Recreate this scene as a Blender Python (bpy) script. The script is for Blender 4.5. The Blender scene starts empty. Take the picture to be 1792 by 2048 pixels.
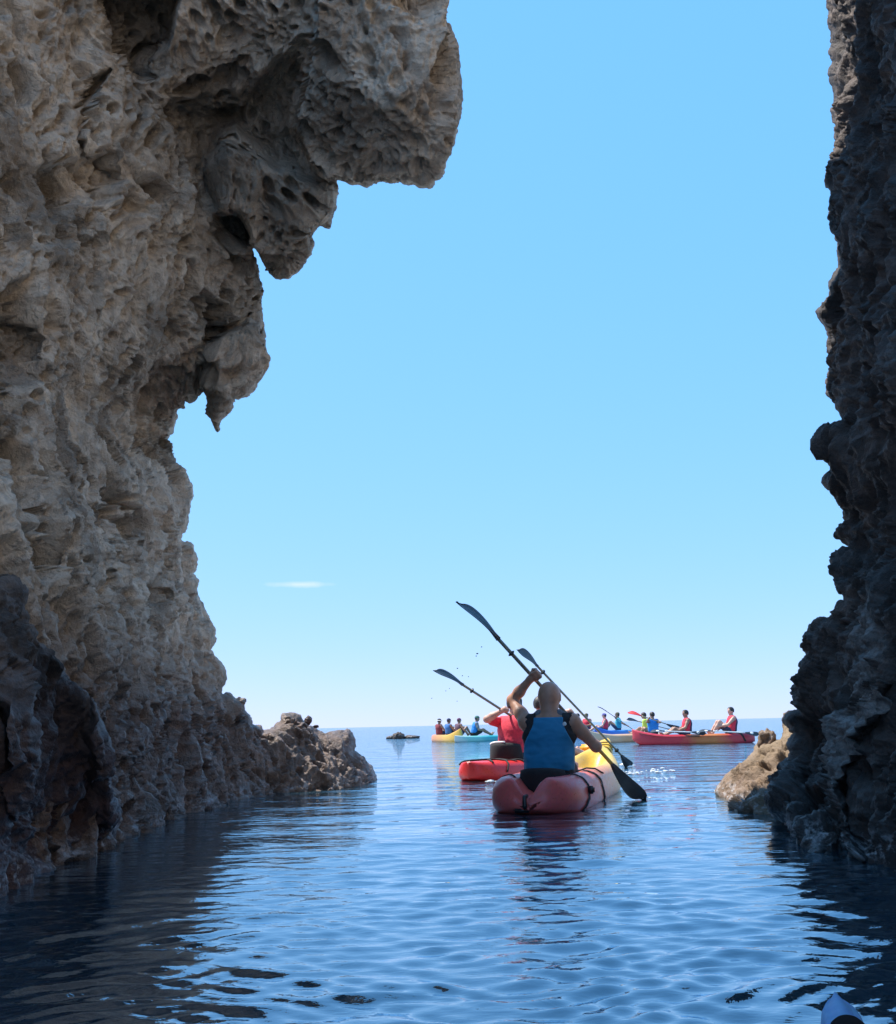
import bpy, bmesh, math, random
import numpy as np
from mathutils import Matrix, Vector

random.seed(7)
np.random.seed(7)
S = bpy.context.scene
COL = S.collection

# ---------------------------------------------------------------- camera, sky, sun, exposure
F = 2163.0                      # focal length in pixels of a 1792 x 2048 picture
CAM_H = 0.66                    # the photographer sits low in a kayak
PITCH, ROLL = math.radians(11.15), math.radians(-1.29)
R_CAM = (Matrix.Rotation(math.radians(90) + PITCH, 3, 'X') @ Matrix.Rotation(ROLL, 3, 'Z'))
cam_d = bpy.data.cameras.new('camera')
cam = bpy.data.objects.new('camera', cam_d)
COL.objects.link(cam)
cam.matrix_world = Matrix.Translation((0, 0, CAM_H)) @ R_CAM.to_4x4()
cam_d.sensor_fit = 'HORIZONTAL'
cam_d.sensor_width = 36.0
cam_d.lens = 36.0 * F / 1792.0
cam_d.clip_start = 0.05
cam_d.clip_end = 30000
S.camera = cam

SUN_EL, SUN_AZ = math.radians(60), math.radians(-62)     # azimuth from +Y towards +X (negative: left)
SUN_DIR = Vector((math.sin(SUN_AZ) * math.cos(SUN_EL), math.cos(SUN_AZ) * math.cos(SUN_EL), math.sin(SUN_EL)))

W = bpy.data.worlds.new('World')
S.world = W
W.use_nodes = True
wn, wl = W.node_tree.nodes, W.node_tree.links
wn.clear()
sky = wn.new('ShaderNodeTexSky')
sky.sky_type = 'NISHITA'
sky.sun_disc = False
sky.sun_elevation = SUN_EL
sky.sun_rotation = SUN_AZ
sky.altitude = 1500
sky.air_density = 1.0
sky.dust_density = 0.0
sky.ozone_density = 6.0
# one thin wisp of cloud low over the sea
geo = wn.new('ShaderNodeTexCoord')
vsub = wn.new('ShaderNodeVectorMath'); vsub.operation = 'SUBTRACT'
CLOUD_DIR = (R_CAM @ Vector(((600 - 896) / F, (1024 - 1169) / F, -1))).normalized()
vsub.inputs[1].default_value = CLOUD_DIR
wl.new(geo.outputs['Generated'], vsub.inputs[0])
cn = wn.new('ShaderNodeTexNoise'); cn.inputs['Scale'].default_value = 60; cn.inputs['Detail'].default_value = 4
wl.new(geo.outputs['Generated'], cn.inputs['Vector'])
vsc = wn.new('ShaderNodeVectorMath'); vsc.operation = 'MULTIPLY'; vsc.inputs[1].default_value = (30, 30, 300)
wl.new(vsub.outputs[0], vsc.inputs[0])
vlen = wn.new('ShaderNodeVectorMath'); vlen.operation = 'LENGTH'
wl.new(vsc.outputs[0], vlen.inputs[0])
m1 = wn.new('ShaderNodeMath'); m1.operation = 'ADD'
wl.new(vlen.outputs['Value'], m1.inputs[0]); wl.new(cn.outputs['Fac'], m1.inputs[1])
cr = wn.new('ShaderNodeMapRange'); cr.inputs[1].default_value = 0.55; cr.inputs[2].default_value = 1.5
cr.inputs[3].default_value = 0.55; cr.inputs[4].default_value = 0.0
wl.new(m1.outputs[0], cr.inputs[0])
mixc = wn.new('ShaderNodeMix'); mixc.data_type = 'RGBA'
wl.new(cr.outputs[0], mixc.inputs['Factor'])
# even out the tonal range of the sky the way the camera did: one response per colour for the whole dome
ssep = wn.new('ShaderNodeSeparateColor'); wl.new(sky.outputs[0], ssep.inputs[0])
scmb = wn.new('ShaderNodeCombineColor')
for i_, (a_, g_) in enumerate(((1.08, 0.59), (2.42, 0.25), (5.0, 0.08))):
    pw = wn.new('ShaderNodeMath'); pw.operation = 'POWER'; pw.inputs[1].default_value = g_
    ml = wn.new('ShaderNodeMath'); ml.operation = 'MULTIPLY'; ml.inputs[1].default_value = a_
    wl.new(ssep.outputs[i_], pw.inputs[0]); wl.new(pw.outputs[0], ml.inputs[0]); wl.new(ml.outputs[0], scmb.inputs[i_])
wl.new(scmb.outputs[0], mixc.inputs['A'])
mixc.inputs['B'].default_value = (4.4, 4.7, 4.9, 1)
bg = wn.new('ShaderNodeBackground')
bg.inputs['Strength'].default_value = 0.12
wo = wn.new('ShaderNodeOutputWorld')
wl.new(mixc.outputs['Result'], bg.inputs['Color'])
wl.new(bg.outputs[0], wo.inputs['Surface'])

sun_d = bpy.data.lights.new('sun', 'SUN')
sun_d.energy = 4.6
sun_d.angle = math.radians(0.53)
sun_d.color = (1.0, 0.94, 0.85)
sun = bpy.data.objects.new('sun', sun_d)
COL.objects.link(sun)
sun.location = SUN_DIR * 40
sun.rotation_euler = SUN_DIR.to_track_quat('Z', 'Y').to_euler()

S.view_settings.view_transform = 'Standard'
S.view_settings.look = 'None'
S.view_settings.exposure = 0.9
S.view_settings.gamma = 1.0
S.view_settings.use_curve_mapping = False
S.render.engine = 'CYCLES'
S.cycles.max_bounces = 8

# ---------------------------------------------------------------- pixel -> place helpers
RC = np.array(R_CAM)
CAM = np.array((0, 0, CAM_H))


def rays(px, py):
    px = np.asarray(px, float); py = np.asarray(py, float)
    v = np.stack([(px - 896) / F, -(py - 1024) / F, -np.ones_like(px)], -1)
    return v @ RC.T


def at(px, py, Y):
    """the point at forward distance Y seen at a pixel of the 1792 x 2048 picture"""
    d = rays(px, py)
    return CAM + d * (np.asarray(Y) / d[..., 1])[..., None]


def atw(px, py, z=0.0):
    d = rays(px, py)
    return CAM + d * ((z - CAM_H) / d[..., 2])[..., None]


# ---------------------------------------------------------------- object helpers
def link(name, me, mats, parent=None):
    o = bpy.data.objects.new(name, me)
    COL.objects.link(o)
    if mats is not None:
        for m in (mats if isinstance(mats, (list, tuple)) else [mats]):
            me.materials.append(m)
    if parent is not None:
        o.parent = parent
    return o


def tag(o, label=None, cat=None, group=None, kind=None):
    if label: o['label'] = label
    if cat: o['category'] = cat
    if group: o['group'] = group
    if kind: o['kind'] = kind
    return o


def empty(name, loc, rz=0.0):
    o = bpy.data.objects.new(name, None)
    COL.objects.link(o)
    o.location = loc
    o.rotation_euler = (0, 0, rz)
    o.empty_display_size = 0.2
    return o


def np_mesh(name, verts, quads, smooth=True, attrs=None):
    """mesh from numpy arrays; quads (n,4) or (n,3)"""
    me = bpy.data.meshes.new(name)
    verts = np.ascontiguousarray(verts, np.float32)
    quads = np.ascontiguousarray(quads, np.int32)
    n, k = quads.shape
    me.vertices.add(len(verts))
    me.vertices.foreach_set('co', verts.ravel())
    me.loops.add(n * k)
    me.loops.foreach_set('vertex_index', quads.ravel())
    me.polygons.add(n)
    me.polygons.foreach_set('loop_start', np.arange(0, n * k, k, dtype=np.int32))
    me.polygons.foreach_set('loop_total', np.full(n, k, np.int32))
    me.polygons.foreach_set('use_smooth', np.full(n, smooth, bool))
    me.update(calc_edges=True)
    if attrs:
        for an, av in attrs.items():
            a = me.attributes.new(an, 'FLOAT', 'POINT')
            a.data.foreach_set('value', np.ascontiguousarray(av, np.float32))
    return me


def py_mesh(name, verts, faces, smooth=True):
    me = bpy.data.meshes.new(name)
    me.from_pydata([tuple(map(float, v)) for v in verts], [], faces)
    me.polygons.foreach_set('use_smooth', [smooth] * len(me.polygons))
    me.update()
    return me


# ---------------------------------------------------------------- numpy noise
def _h(ix, iy, iz, seed):
    h = (ix.astype(np.uint32) * np.uint32(0x8da6b343)) ^ (iy.astype(np.uint32) * np.uint32(0xd8163841)) ^ \
        (iz.astype(np.uint32) * np.uint32(0xcb1ab31f)) ^ np.uint32((seed * 0x9e3779b1) & 0xffffffff)
    h ^= h >> np.uint32(15); h *= np.uint32(0x2c1b3c6d)
    h ^= h >> np.uint32(12); h *= np.uint32(0x297a2d39)
    h ^= h >> np.uint32(15)
    return h


def pnoise(p, seed=0):
    """gradient noise, about -1..1"""
    p = np.asarray(p, np.float32)
    c = np.floor(p).astype(np.int32)
    f = p - c
    u = f * f * f * (f * (f * 6 - 15) + 10)
    out = np.zeros(p.shape[0], np.float32)
    for dx in (0, 1):
        wx = u[:, 0] if dx else 1 - u[:, 0]
        for dy in (0, 1):
            wy = u[:, 1] if dy else 1 - u[:, 1]
            for dz in (0, 1):
                wz = u[:, 2] if dz else 1 - u[:, 2]
                h = _h(c[:, 0] + dx, c[:, 1] + dy, c[:, 2] + dz, seed)
                gx = ((h & np.uint32(1023)).astype(np.float32) / 511.5 - 1)
                gy = (((h >> np.uint32(10)) & np.uint32(1023)).astype(np.float32) / 511.5 - 1)
                gz = (((h >> np.uint32(20)) & np.uint32(1023)).astype(np.float32) / 511.5 - 1)
                out += wx * wy * wz * (gx * (f[:, 0] - dx) + gy * (f[:, 1] - dy) + gz * (f[:, 2] - dz))
    return out * 1.3


def fbm(p, octv=4, seed=0, gain=0.5, lac=2.03):
    a, s, out = 1.0, 1.0, 0
    for i in range(octv):
        out = out + a * pnoise(p * s + 17.3 * i, seed + i)
        a *= gain; s *= lac
    return out


def ridged(p, octv=3, seed=0, gain=0.5):
    a, s, out, tot = 1.0, 1.0, 0, 0
    for i in range(octv):
        out = out + a * (1 - np.abs(pnoise(p * s + 9.1 * i, seed + i)) * 1.6)
        tot += a
        a *= gain; s *= 2.1
    return out / tot


def worley(p, seed=0):
    p = np.asarray(p, np.float32)
    c = np.floor(p).astype(np.int32)
    f = p - c
    f1 = np.full(p.shape[0], 9, np.float32)
    f2 = f1.copy()
    idv = np.zeros(p.shape[0], np.float32)
    for dx in (-1, 0, 1):
        for dy in (-1, 0, 1):
            for dz in (-1, 0, 1):
                h = _h(c[:, 0] + dx, c[:, 1] + dy, c[:, 2] + dz, seed)
                rx = (h & np.uint32(1023)).astype(np.float32) / 1023
                ry = ((h >> np.uint32(10)) & np.uint32(1023)).astype(np.float32) / 1023
                rz = ((h >> np.uint32(20)) & np.uint32(1023)).astype(np.float32) / 1023
                d = np.sqrt((dx + rx - f[:, 0]) ** 2 + (dy + ry - f[:, 1]) ** 2 + (dz + rz - f[:, 2]) ** 2)
                nearer = d < f1
                f2 = np.where(nearer, f1, np.minimum(f2, d))
                idv = np.where(nearer, (h >> np.uint32(7) & np.uint32(255)).astype(np.float32) / 255, idv)
                f1 = np.minimum(f1, d)
    return f1, f2, idv


def sstep(a, b, x):
    t = np.clip((x - a) / (b - a), 0, 1)
    return t * t * (3 - 2 * t)


def poly_sd(poly, X, Y):
    """signed distance to a polygon, positive inside"""
    P = np.asarray(poly, np.float32)
    X = X.astype(np.float32); Y = Y.astype(np.float32)
    best = np.full(X.shape, 1e12, np.float32)
    ins = np.zeros(X.shape, bool)
    for i in range(len(P)):
        ax, ay = P[i]; bx, by = P[(i + 1) % len(P)]
        ex, ey = bx - ax, by - ay
        L = ex * ex + ey * ey + 1e-9
        t = np.clip(((X - ax) * ex + (Y - ay) * ey) / L, 0, 1)
        dx = X - ax - t * ex; dy = Y - ay - t * ey
        np.minimum(best, dx * dx + dy * dy, out=best)
        if ay != by:
            cond = (ay > Y) != (by > Y)
            xi = ax + (Y - ay) / (by - ay) * ex
            ins ^= cond & (X < xi)
    d = np.sqrt(best)
    return np.where(ins, d, -d)


def tps(ctrl):
    """thin-plate spline depth field through (px, py, Y) control points"""
    C = np.asarray(ctrl, float)
    xy = C[:, :2] / 1000.0
    n = len(C)

    def U(r2):
        return 0.5 * r2 * np.log(r2 + 1e-12)
    r2 = ((xy[:, None] - xy[None]) ** 2).sum(-1)
    A = np.zeros((n + 3, n + 3))
    A[:n, :n] = U(r2) + np.eye(n) * 1e-4
    A[:n, n] = 1; A[:n, n + 1:] = xy
    A[n, :n] = 1; A[n + 1:, :n] = xy.T
    w = np.linalg.solve(A, np.concatenate([C[:, 2], np.zeros(3)]))

    def f(X, Y):
        sh = X.shape
        q = np.stack([X.ravel(), Y.ravel()], -1) / 1000.0
        out = w[n] + q @ w[n + 1:]
        for i in range(n):
            out += w[i] * U(((q - xy[i]) ** 2).sum(-1))
        return out.reshape(sh)
    return f


# ---------------------------------------------------------------- materials
def mat(name):
    m = bpy.data.materials.new(name)
    m.use_nodes = True
    nt = m.node_tree
    return m, nt.nodes, nt.links, nt.nodes['Principled BSDF']


def simple(name, col, rough=0.6, var=0.12, scale=30, bump=0.0, spec=0.5, sheen=0.0):
    m, n, l, b = mat(name)
    tc = n.new('ShaderNodeTexCoord')
    nz = n.new('ShaderNodeTexNoise'); nz.inputs['Scale'].default_value = scale; nz.inputs['Detail'].default_value = 5
    l.new(tc.outputs['Object'], nz.inputs['Vector'])
    hsv = n.new('ShaderNodeMix'); hsv.data_type = 'RGBA'
    hsv.inputs['A'].default_value = tuple(c * (1 - var) for c in col) + (1,)
    hsv.inputs['B'].default_value = tuple(min(1, c * (1 + var)) for c in col) + (1,)
    mr = n.new('ShaderNodeMapRange'); mr.inputs[1].default_value = 0.35; mr.inputs[2].default_value = 0.65
    l.new(nz.outputs['Fac'], mr.inputs[0]); l.new(mr.outputs[0], hsv.inputs['Factor'])
    l.new(hsv.outputs['Result'], b.inputs['Base Color'])
    b.inputs['Roughness'].default_value = rough
    b.inputs['Specular IOR Level'].default_value = spec
    if sheen: b.inputs['Sheen Weight'].default_value = sheen
    if bump:
        bp = n.new('ShaderNodeBump'); bp.inputs['Strength'].default_value = bump; bp.inputs['Distance'].default_value = 0.01
        l.new(nz.outputs['Fac'], bp.inputs['Height']); l.new(bp.outputs[0], b.inputs['Normal'])
    return m


def rock_material(name, c_light, c_mid, c_dark, wet_top=0.55, wet_col=(0.07, 0.045, 0.035), rough=0.9, bump=0.5):
    m, n, l, b = mat(name)
    tc = n.new('ShaderNodeTexCoord')

    def noise(scale, detail=6, rough_=0.6, dist=0.0):
        t = n.new('ShaderNodeTexNoise')
        t.inputs['Scale'].default_value = scale; t.inputs['Detail'].default_value = detail
        t.inputs['Roughness'].default_value = rough_; t.inputs['Distortion'].default_value = dist
        l.new(tc.outputs['Object'], t.inputs['Vector'])
        return t

    def rng(sock, a, b_, c=0.0, d=1.0):
        r = n.new('ShaderNodeMapRange')
        for i, v in enumerate((a, b_, c, d)): r.inputs[i + 1].default_value = v
        l.new(sock, r.inputs[0])
        return r.outputs[0]

    def mix(fac, A, B):
        x = n.new('ShaderNodeMix'); x.data_type = 'RGBA'
        l.new(fac, x.inputs['Factor'])
        for s, v in (('A', A), ('B', B)):
            if isinstance(v, tuple): x.inputs[s].default_value = v + (1,)
            else: l.new(v, x.inputs[s])
        return x.outputs['Result']
    n1, n2, n3, n4 = noise(1.1, 5), noise(5.0, 7, 0.65, 0.6), noise(34, 4, 0.7), noise(120, 3, 0.7)
    c = mix(rng(n2.outputs['Fac'], 0.38, 0.62), c_mid, c_light)
    c = mix(rng(n1.outputs['Fac'], 0.46, 0.62, 0, 0.8), c, c_dark)
    c = mix(rng(noise(2.7, 6, 0.7, 0.8).outputs['Fac'], 0.52, 0.66, 0, 0.7), c, c_dark)
    c = mix(rng(n3.outputs['Fac'], 0.56, 0.72, 0, 0.6), c, tuple(v * 0.55 for v in c_mid))
    c = mix(rng(n4.outputs['Fac'], 0.58, 0.75, 0, 0.45), c, tuple(min(1, v * 1.35) for v in c_light))
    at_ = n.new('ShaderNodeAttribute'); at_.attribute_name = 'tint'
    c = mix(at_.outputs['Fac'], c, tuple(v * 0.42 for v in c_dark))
    at2 = n.new('ShaderNodeAttribute'); at2.attribute_name = 'crust'
    crust = mix(rng(n3.outputs['Fac'], 0.4, 0.6), (0.22, 0.185, 0.17), (0.40, 0.35, 0.32))
    c = mix(at2.outputs['Fac'], c, crust)
    # splash zone near the water: darker, reddish, wet
    sx = n.new('ShaderNodeSeparateXYZ'); l.new(tc.outputs['Object'], sx.inputs[0])
    wob = n.new('ShaderNodeMath'); wob.operation = 'MULTIPLY_ADD'
    l.new(n2.outputs['Fac'], wob.inputs[0]); wob.inputs[1].default_value = -0.7
    l.new(sx.outputs['Z'], wob.inputs[2])
    wet = rng(wob.outputs[0], wet_top - 0.25, wet_top - 1.05)
    algae = mix(rng(noise(9, 4).outputs['Fac'], 0.45, 0.6), wet_col, tuple(v * 1.45 for v in wet_col))
    c = mix(wet, c, algae)
    # broken pale line of barnacles and salt just above the water
    lo_, hi_ = rng(sx.outputs['Z'], 0.0, 0.04), rng(sx.outputs['Z'], 0.16, 0.07)
    bm1 = n.new('ShaderNodeMath'); bm1.operation = 'MULTIPLY'; l.new(lo_, bm1.inputs[0]); l.new(hi_, bm1.inputs[1])
    bm2 = n.new('ShaderNodeMath'); bm2.operation = 'MULTIPLY'; l.new(bm1.outputs[0], bm2.inputs[0])
    l.new(rng(noise(14, 5, 0.7).outputs['Fac'], 0.50, 0.60, 0, 0.75), bm2.inputs[1])
    c = mix(bm2.outputs[0], c, (0.40, 0.38, 0.38))
    l.new(c, b.inputs['Base Color'])
    l.new(rng(wet, 0, 1, rough, 0.42), b.inputs['Roughness'])
    b.inputs['Specular IOR Level'].default_value = 0.35
    hs = n.new('ShaderNodeMath'); hs.operation = 'MULTIPLY_ADD'
    l.new(n3.outputs['Fac'], hs.inputs[0]); hs.inputs[1].default_value = 0.55; l.new(n2.outputs['Fac'], hs.inputs[2])
    h2 = n.new('ShaderNodeMath'); h2.operation = 'MULTIPLY_ADD'
    l.new(n4.outputs['Fac'], h2.inputs[0]); h2.inputs[1].default_value = 0.2; l.new(hs.outputs[0], h2.inputs[2])
    hh = h2.outputs[0]
    for vs, amt in ((9.0, 0.55), (23.0, 0.28)):                     # small weathering holes
        vo = n.new('ShaderNodeTexVoronoi'); vo.inputs['Scale'].default_value = vs
        dw = n.new('ShaderNodeVectorMath'); dw.operation = 'MULTIPLY_ADD'
        l.new(n2.outputs['Color'], dw.inputs[0]); dw.inputs[1].default_value = (.22, .22, .22); l.new(tc.outputs['Object'], dw.inputs[2])
        l.new(dw.outputs[0], vo.inputs['Vector'])
        ad = n.new('ShaderNodeMath'); ad.operation = 'MULTIPLY_ADD'
        l.new(rng(vo.outputs['Distance'], 0.12, 0.42), ad.inputs[0]); ad.inputs[1].default_value = amt; l.new(hh, ad.inputs[2])
        hh = ad.outputs[0]
    bp = n.new('ShaderNodeBump'); bp.inputs['Strength'].default_value = bump; bp.inputs['Distance'].default_value = 0.06
    l.new(hh, bp.inputs['Height']); l.new(bp.outputs[0], b.inputs['Normal'])
    return m


M_CLIFF = rock_material('weathered_tan_rock', (0.78, 0.65, 0.505), (0.54, 0.435, 0.335), (0.235, 0.19, 0.145), wet_top=1.45, wet_col=(0.145, 0.10, 0.077), bump=0.75)
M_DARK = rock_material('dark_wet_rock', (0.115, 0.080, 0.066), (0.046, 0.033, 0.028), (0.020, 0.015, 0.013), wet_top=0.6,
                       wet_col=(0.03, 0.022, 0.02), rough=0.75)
M_BOULDER = rock_material('dark_boulder_rock', (0.19, 0.158, 0.137), (0.085, 0.07, 0.062), (0.03, 0.026, 0.023),
                          wet_top=1.0, wet_col=(0.060, 0.034, 0.03), rough=0.75)  # dark rock of its own colour, for the boulder and ledge stones
M_OUTCROP = rock_material('sunlit_tan_rock', (0.28, 0.205, 0.13), (0.20, 0.145, 0.09), (0.13, 0.09, 0.055), wet_top=0.42,
                          wet_col=(0.13, 0.075, 0.05))
M_REEF = rock_material('black_reef_rock', (0.025, 0.022, 0.02), (0.016, 0.014, 0.014), (0.01, 0.01, 0.01))


def water_material():
    m, n, l, b = mat('sea_water')
    tc = n.new('ShaderNodeTexCoord')
    mp = n.new('ShaderNodeMapping'); mp.inputs['Scale'].default_value = (0.55, 1.0, 1.0)
    l.new(tc.outputs['Object'], mp.inputs[0])
    a = n.new('ShaderNodeTexNoise'); a.inputs['Scale'].default_value = 1.1; a.inputs['Detail'].default_value = 5
    a.inputs['Roughness'].default_value = 0.55; a.inputs['Distortion'].default_value = 0.4
    l.new(mp.outputs[0], a.inputs['Vector'])
    fine = n.new('ShaderNodeTexNoise'); fine.inputs['Scale'].default_value = 7; fine.inputs['Detail'].default_value = 5
    fine.inputs['Distortion'].default_value = 0.3
    l.new(mp.outputs[0], fine.inputs['Vector'])
    # ripples too small for the mesh further out are carried by the bump
    sx = n.new('ShaderNodeSeparateXYZ'); l.new(tc.outputs['Object'], sx.inputs[0])
    far = n.new('ShaderNodeMapRange'); far.inputs[1].default_value = 3; far.inputs[2].default_value = 15
    far.inputs[3].default_value = 0.0; far.inputs[4].default_value = 1.0
    l.new(sx.outputs['Y'], far.inputs[0])
    mu = n.new('ShaderNodeMath'); mu.operation = 'MULTIPLY'
    l.new(a.outputs['Fac'], mu.inputs[0]); l.new(far.outputs[0], mu.inputs[1])
    ma = n.new('ShaderNodeMath'); ma.operation = 'MULTIPLY_ADD'
    l.new(fine.outputs['Fac'], ma.inputs[0]); ma.inputs[1].default_value = 0.055; l.new(mu.outputs[0], ma.inputs[2])
    bp = n.new('ShaderNodeBump'); bp.inputs['Strength'].default_value = 1.0; bp.inputs['Distance'].default_value = 0.17
    l.new(ma.outputs[0], bp.inputs['Height'])
    n.remove(b)
    body = n.new('ShaderNodeBsdfDiffuse'); body.inputs['Color'].default_value = (0.009, 0.034, 0.052, 1)
    gl = n.new('ShaderNodeBsdfGlossy'); gl.inputs['Roughness'].default_value = 0.02
    gl.inputs['Color'].default_value = (0.84, 0.94, 1.0, 1)
    fr = n.new('ShaderNodeFresnel'); fr.inputs['IOR'].default_value = 1.34
    pw_ = n.new('ShaderNodeMath'); pw_.operation = 'POWER'; pw_.inputs[1].default_value = 0.46
    mxs = n.new('ShaderNodeMixShader')
    for t_ in (body, gl, fr): l.new(bp.outputs[0], t_.inputs['Normal'])
    l.new(fr.outputs[0], pw_.inputs[0]); l.new(pw_.outputs[0], mxs.inputs[0])
    l.new(body.outputs[0], mxs.inputs[1]); l.new(gl.outputs[0], mxs.inputs[2])
    l.new(mxs.outputs[0], n['Material Output'].inputs['Surface'])
    return m


M_WATER = water_material()

# ---------------------------------------------------------------- the sea
def wave_field():
    rng = np.random.RandomState(11)
    comps = []
    for i in range(150):
        lam = 0.085 * (1.6 / 0.085) ** rng.rand()
        ang = math.radians(90 + rng.normal(0, 24) + (14 if i % 3 else -26))
        comps.append((lam, math.cos(ang), math.sin(ang), rng.rand() * 6.283,
                      0.0021 * lam ** 0.50 / (1 + (lam / 0.32) ** 2.4)))
    return comps


WAVES = wave_field()


def water_z(X, Y, spacing):
    z = np.zeros_like(X)
    flat = np.stack([X.ravel() * 0.5, Y.ravel() * 0.5, np.zeros(X.size)], -1)
    warp = pnoise(flat, 31).reshape(X.shape) * 0.35
    warp2 = pnoise(flat * 1.7 + 5, 32).reshape(X.shape) * 0.25
    gust = 0.8 + 0.8 * pnoise(flat * 0.9 + 3, 33).reshape(X.shape)
    for lam, cx, cy, ph, amp in WAVES:
        k = 6.2832 / lam
        wgt = sstep(2.0, 4.5, lam / spacing)
        if not (wgt > 0).any():
            continue
        z += amp * wgt * np.sin(k * (cx * (X + warp) + cy * (Y + warp2)) + ph) * np.where(lam < 0.6, gust, 1.0)
    return z


def build_sea():
    d = np.concatenate([np.arange(1500, 24, -2.1), [22, 18, 14, 10, 7, 4, 2, 1, 0.5, 0.24]])
    Yr = CAM_H * F / d
    near = np.array([-12, -6, -3, -1.5, -0.4, 0.3, 0.7])
    px = np.concatenate([np.linspace(-9000, -900, 24), np.arange(-880, 2640, 5.0), np.linspace(2680, 11000, 24)])
    slope = (px - 896) / F
    rows = []
    for y in near:
        rows.append(np.stack([slope * 1.2, np.full(len(px), y)], -1))
    gx = Yr[:, None] * slope[None]
    gy = np.repeat(Yr[:, None], len(px), 1)
    spacing = np.maximum(np.gradient(Yr)[:, None] + 0 * gx, (5.0 / F) * gy)
    z = water_z(gx, gy, spacing)
    P = np.stack([gx, gy, z], -1)
    N = np.array([np.stack([slope * 0.95 * 1.0, np.full(len(px), y), np.zeros(len(px))], -1) for y in near])
    G = np.concatenate([N, P], 0)
    nr, nc = G.shape[:2]
    idx = np.arange(nr * nc).reshape(nr, nc)
    q = np.stack([idx[:-1, :-1], idx[:-1, 1:], idx[1:, 1:], idx[1:, :-1]], -1).reshape(-1, 4)
    o = link('sea', np_mesh('sea', G.reshape(-1, 3), q), M_WATER)
    tag(o, 'rippled blue sea running from the cave floor to the horizon', 'sea', kind='structure')


build_sea()


# ---------------------------------------------------------------- rock
def spaced(lo, hi, f0, f1, step, grow=1.16):
    """coordinates with an even step inside [f0, f1] and growing steps out to lo and hi"""
    mid = list(np.arange(f0, f1 + step, step))
    s, v, left = step, f0, []
    while v > lo:
        s *= grow; v -= s; left.append(v)
    s, v, right = step, mid[-1], []
    while v < hi:
        s *= grow; v += s; right.append(v)
    return np.array(left[::-1] + mid + right)


def rock_relief(p, k):
    """crags, folds and honeycomb pits in metres (negative = into the rock)"""
    p = np.asarray(p, np.float32)
    # tilted frame: the folds of the rock run steeply
    t = np.stack([p[:, 0] * .9 + p[:, 2] * .35, p[:, 1], p[:, 2] * .93 - p[:, 0] * .35], -1)
    warp = np.stack([pnoise(p * 2.2, 51), pnoise(p * 2.2 + 7, 52), pnoise(p * 2.2 + 19, 53)], -1) * 0.17
    q = t + warp
    big = fbm(p * 0.9, 3, 61)
    crag = ridged(q * np.array((1.9, 1.9, 0.85)), 3, 66)
    rid = ridged(q * np.array((3.4, 3.4, 1.9)), 3, 71)
    rid2 = ridged(q * np.array((8.5, 8.5, 5.0)) + 3, 3, 75)
    zone = sstep(-0.25, 0.35, pnoise(p * 1.15 + 40, 81))           # where the rock is pitted
    zone2 = sstep(-0.2, 0.3, pnoise(p * 1.7 + 11, 82))
    st = np.array((1.0, 1.0, 0.72))
    f1, f2, i1 = worley(q * 3.1 * st, 91)
    pit1 = sstep(0, 0.5, 1 - f1 / (0.20 + 0.32 * i1)) * (i1 > 0.30)
    f1b, f2b, i2 = worley(q * 7.6 * st + 3, 92)
    pit2 = sstep(0, 0.55, 1 - f1b / (0.22 + 0.32 * i2)) * (i2 > 0.20)
    f1c, f2c, i3 = worley(q * 17 * st + 9, 93)
    pit3 = sstep(0, 0.7, 1 - f1c / (0.30 + 0.3 * i3)) * (i3 > 0.25)
    blocky = np.clip(f2b - f1b, 0, .35)                             # broken knobs between the pits
    fine = fbm(q * 15, 3, 101, 0.6)
    d = k['big'] * big + k['ridge'] * (1.5 * (crag - 0.5) + 1.0 * (rid - 0.45) + 0.55 * (rid2 - 0.45)) + k['ridge'] * .35 * blocky * zone2
    d -= k['pit'] * (pit1 * (0.25 + 0.9 * zone) * 0.34 + pit2 * (0.35 + 0.8 * zone) * 0.19 + pit3 * (0.4 + zone2) * 0.05)
    d += k['fine'] * fine
    return d


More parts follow.
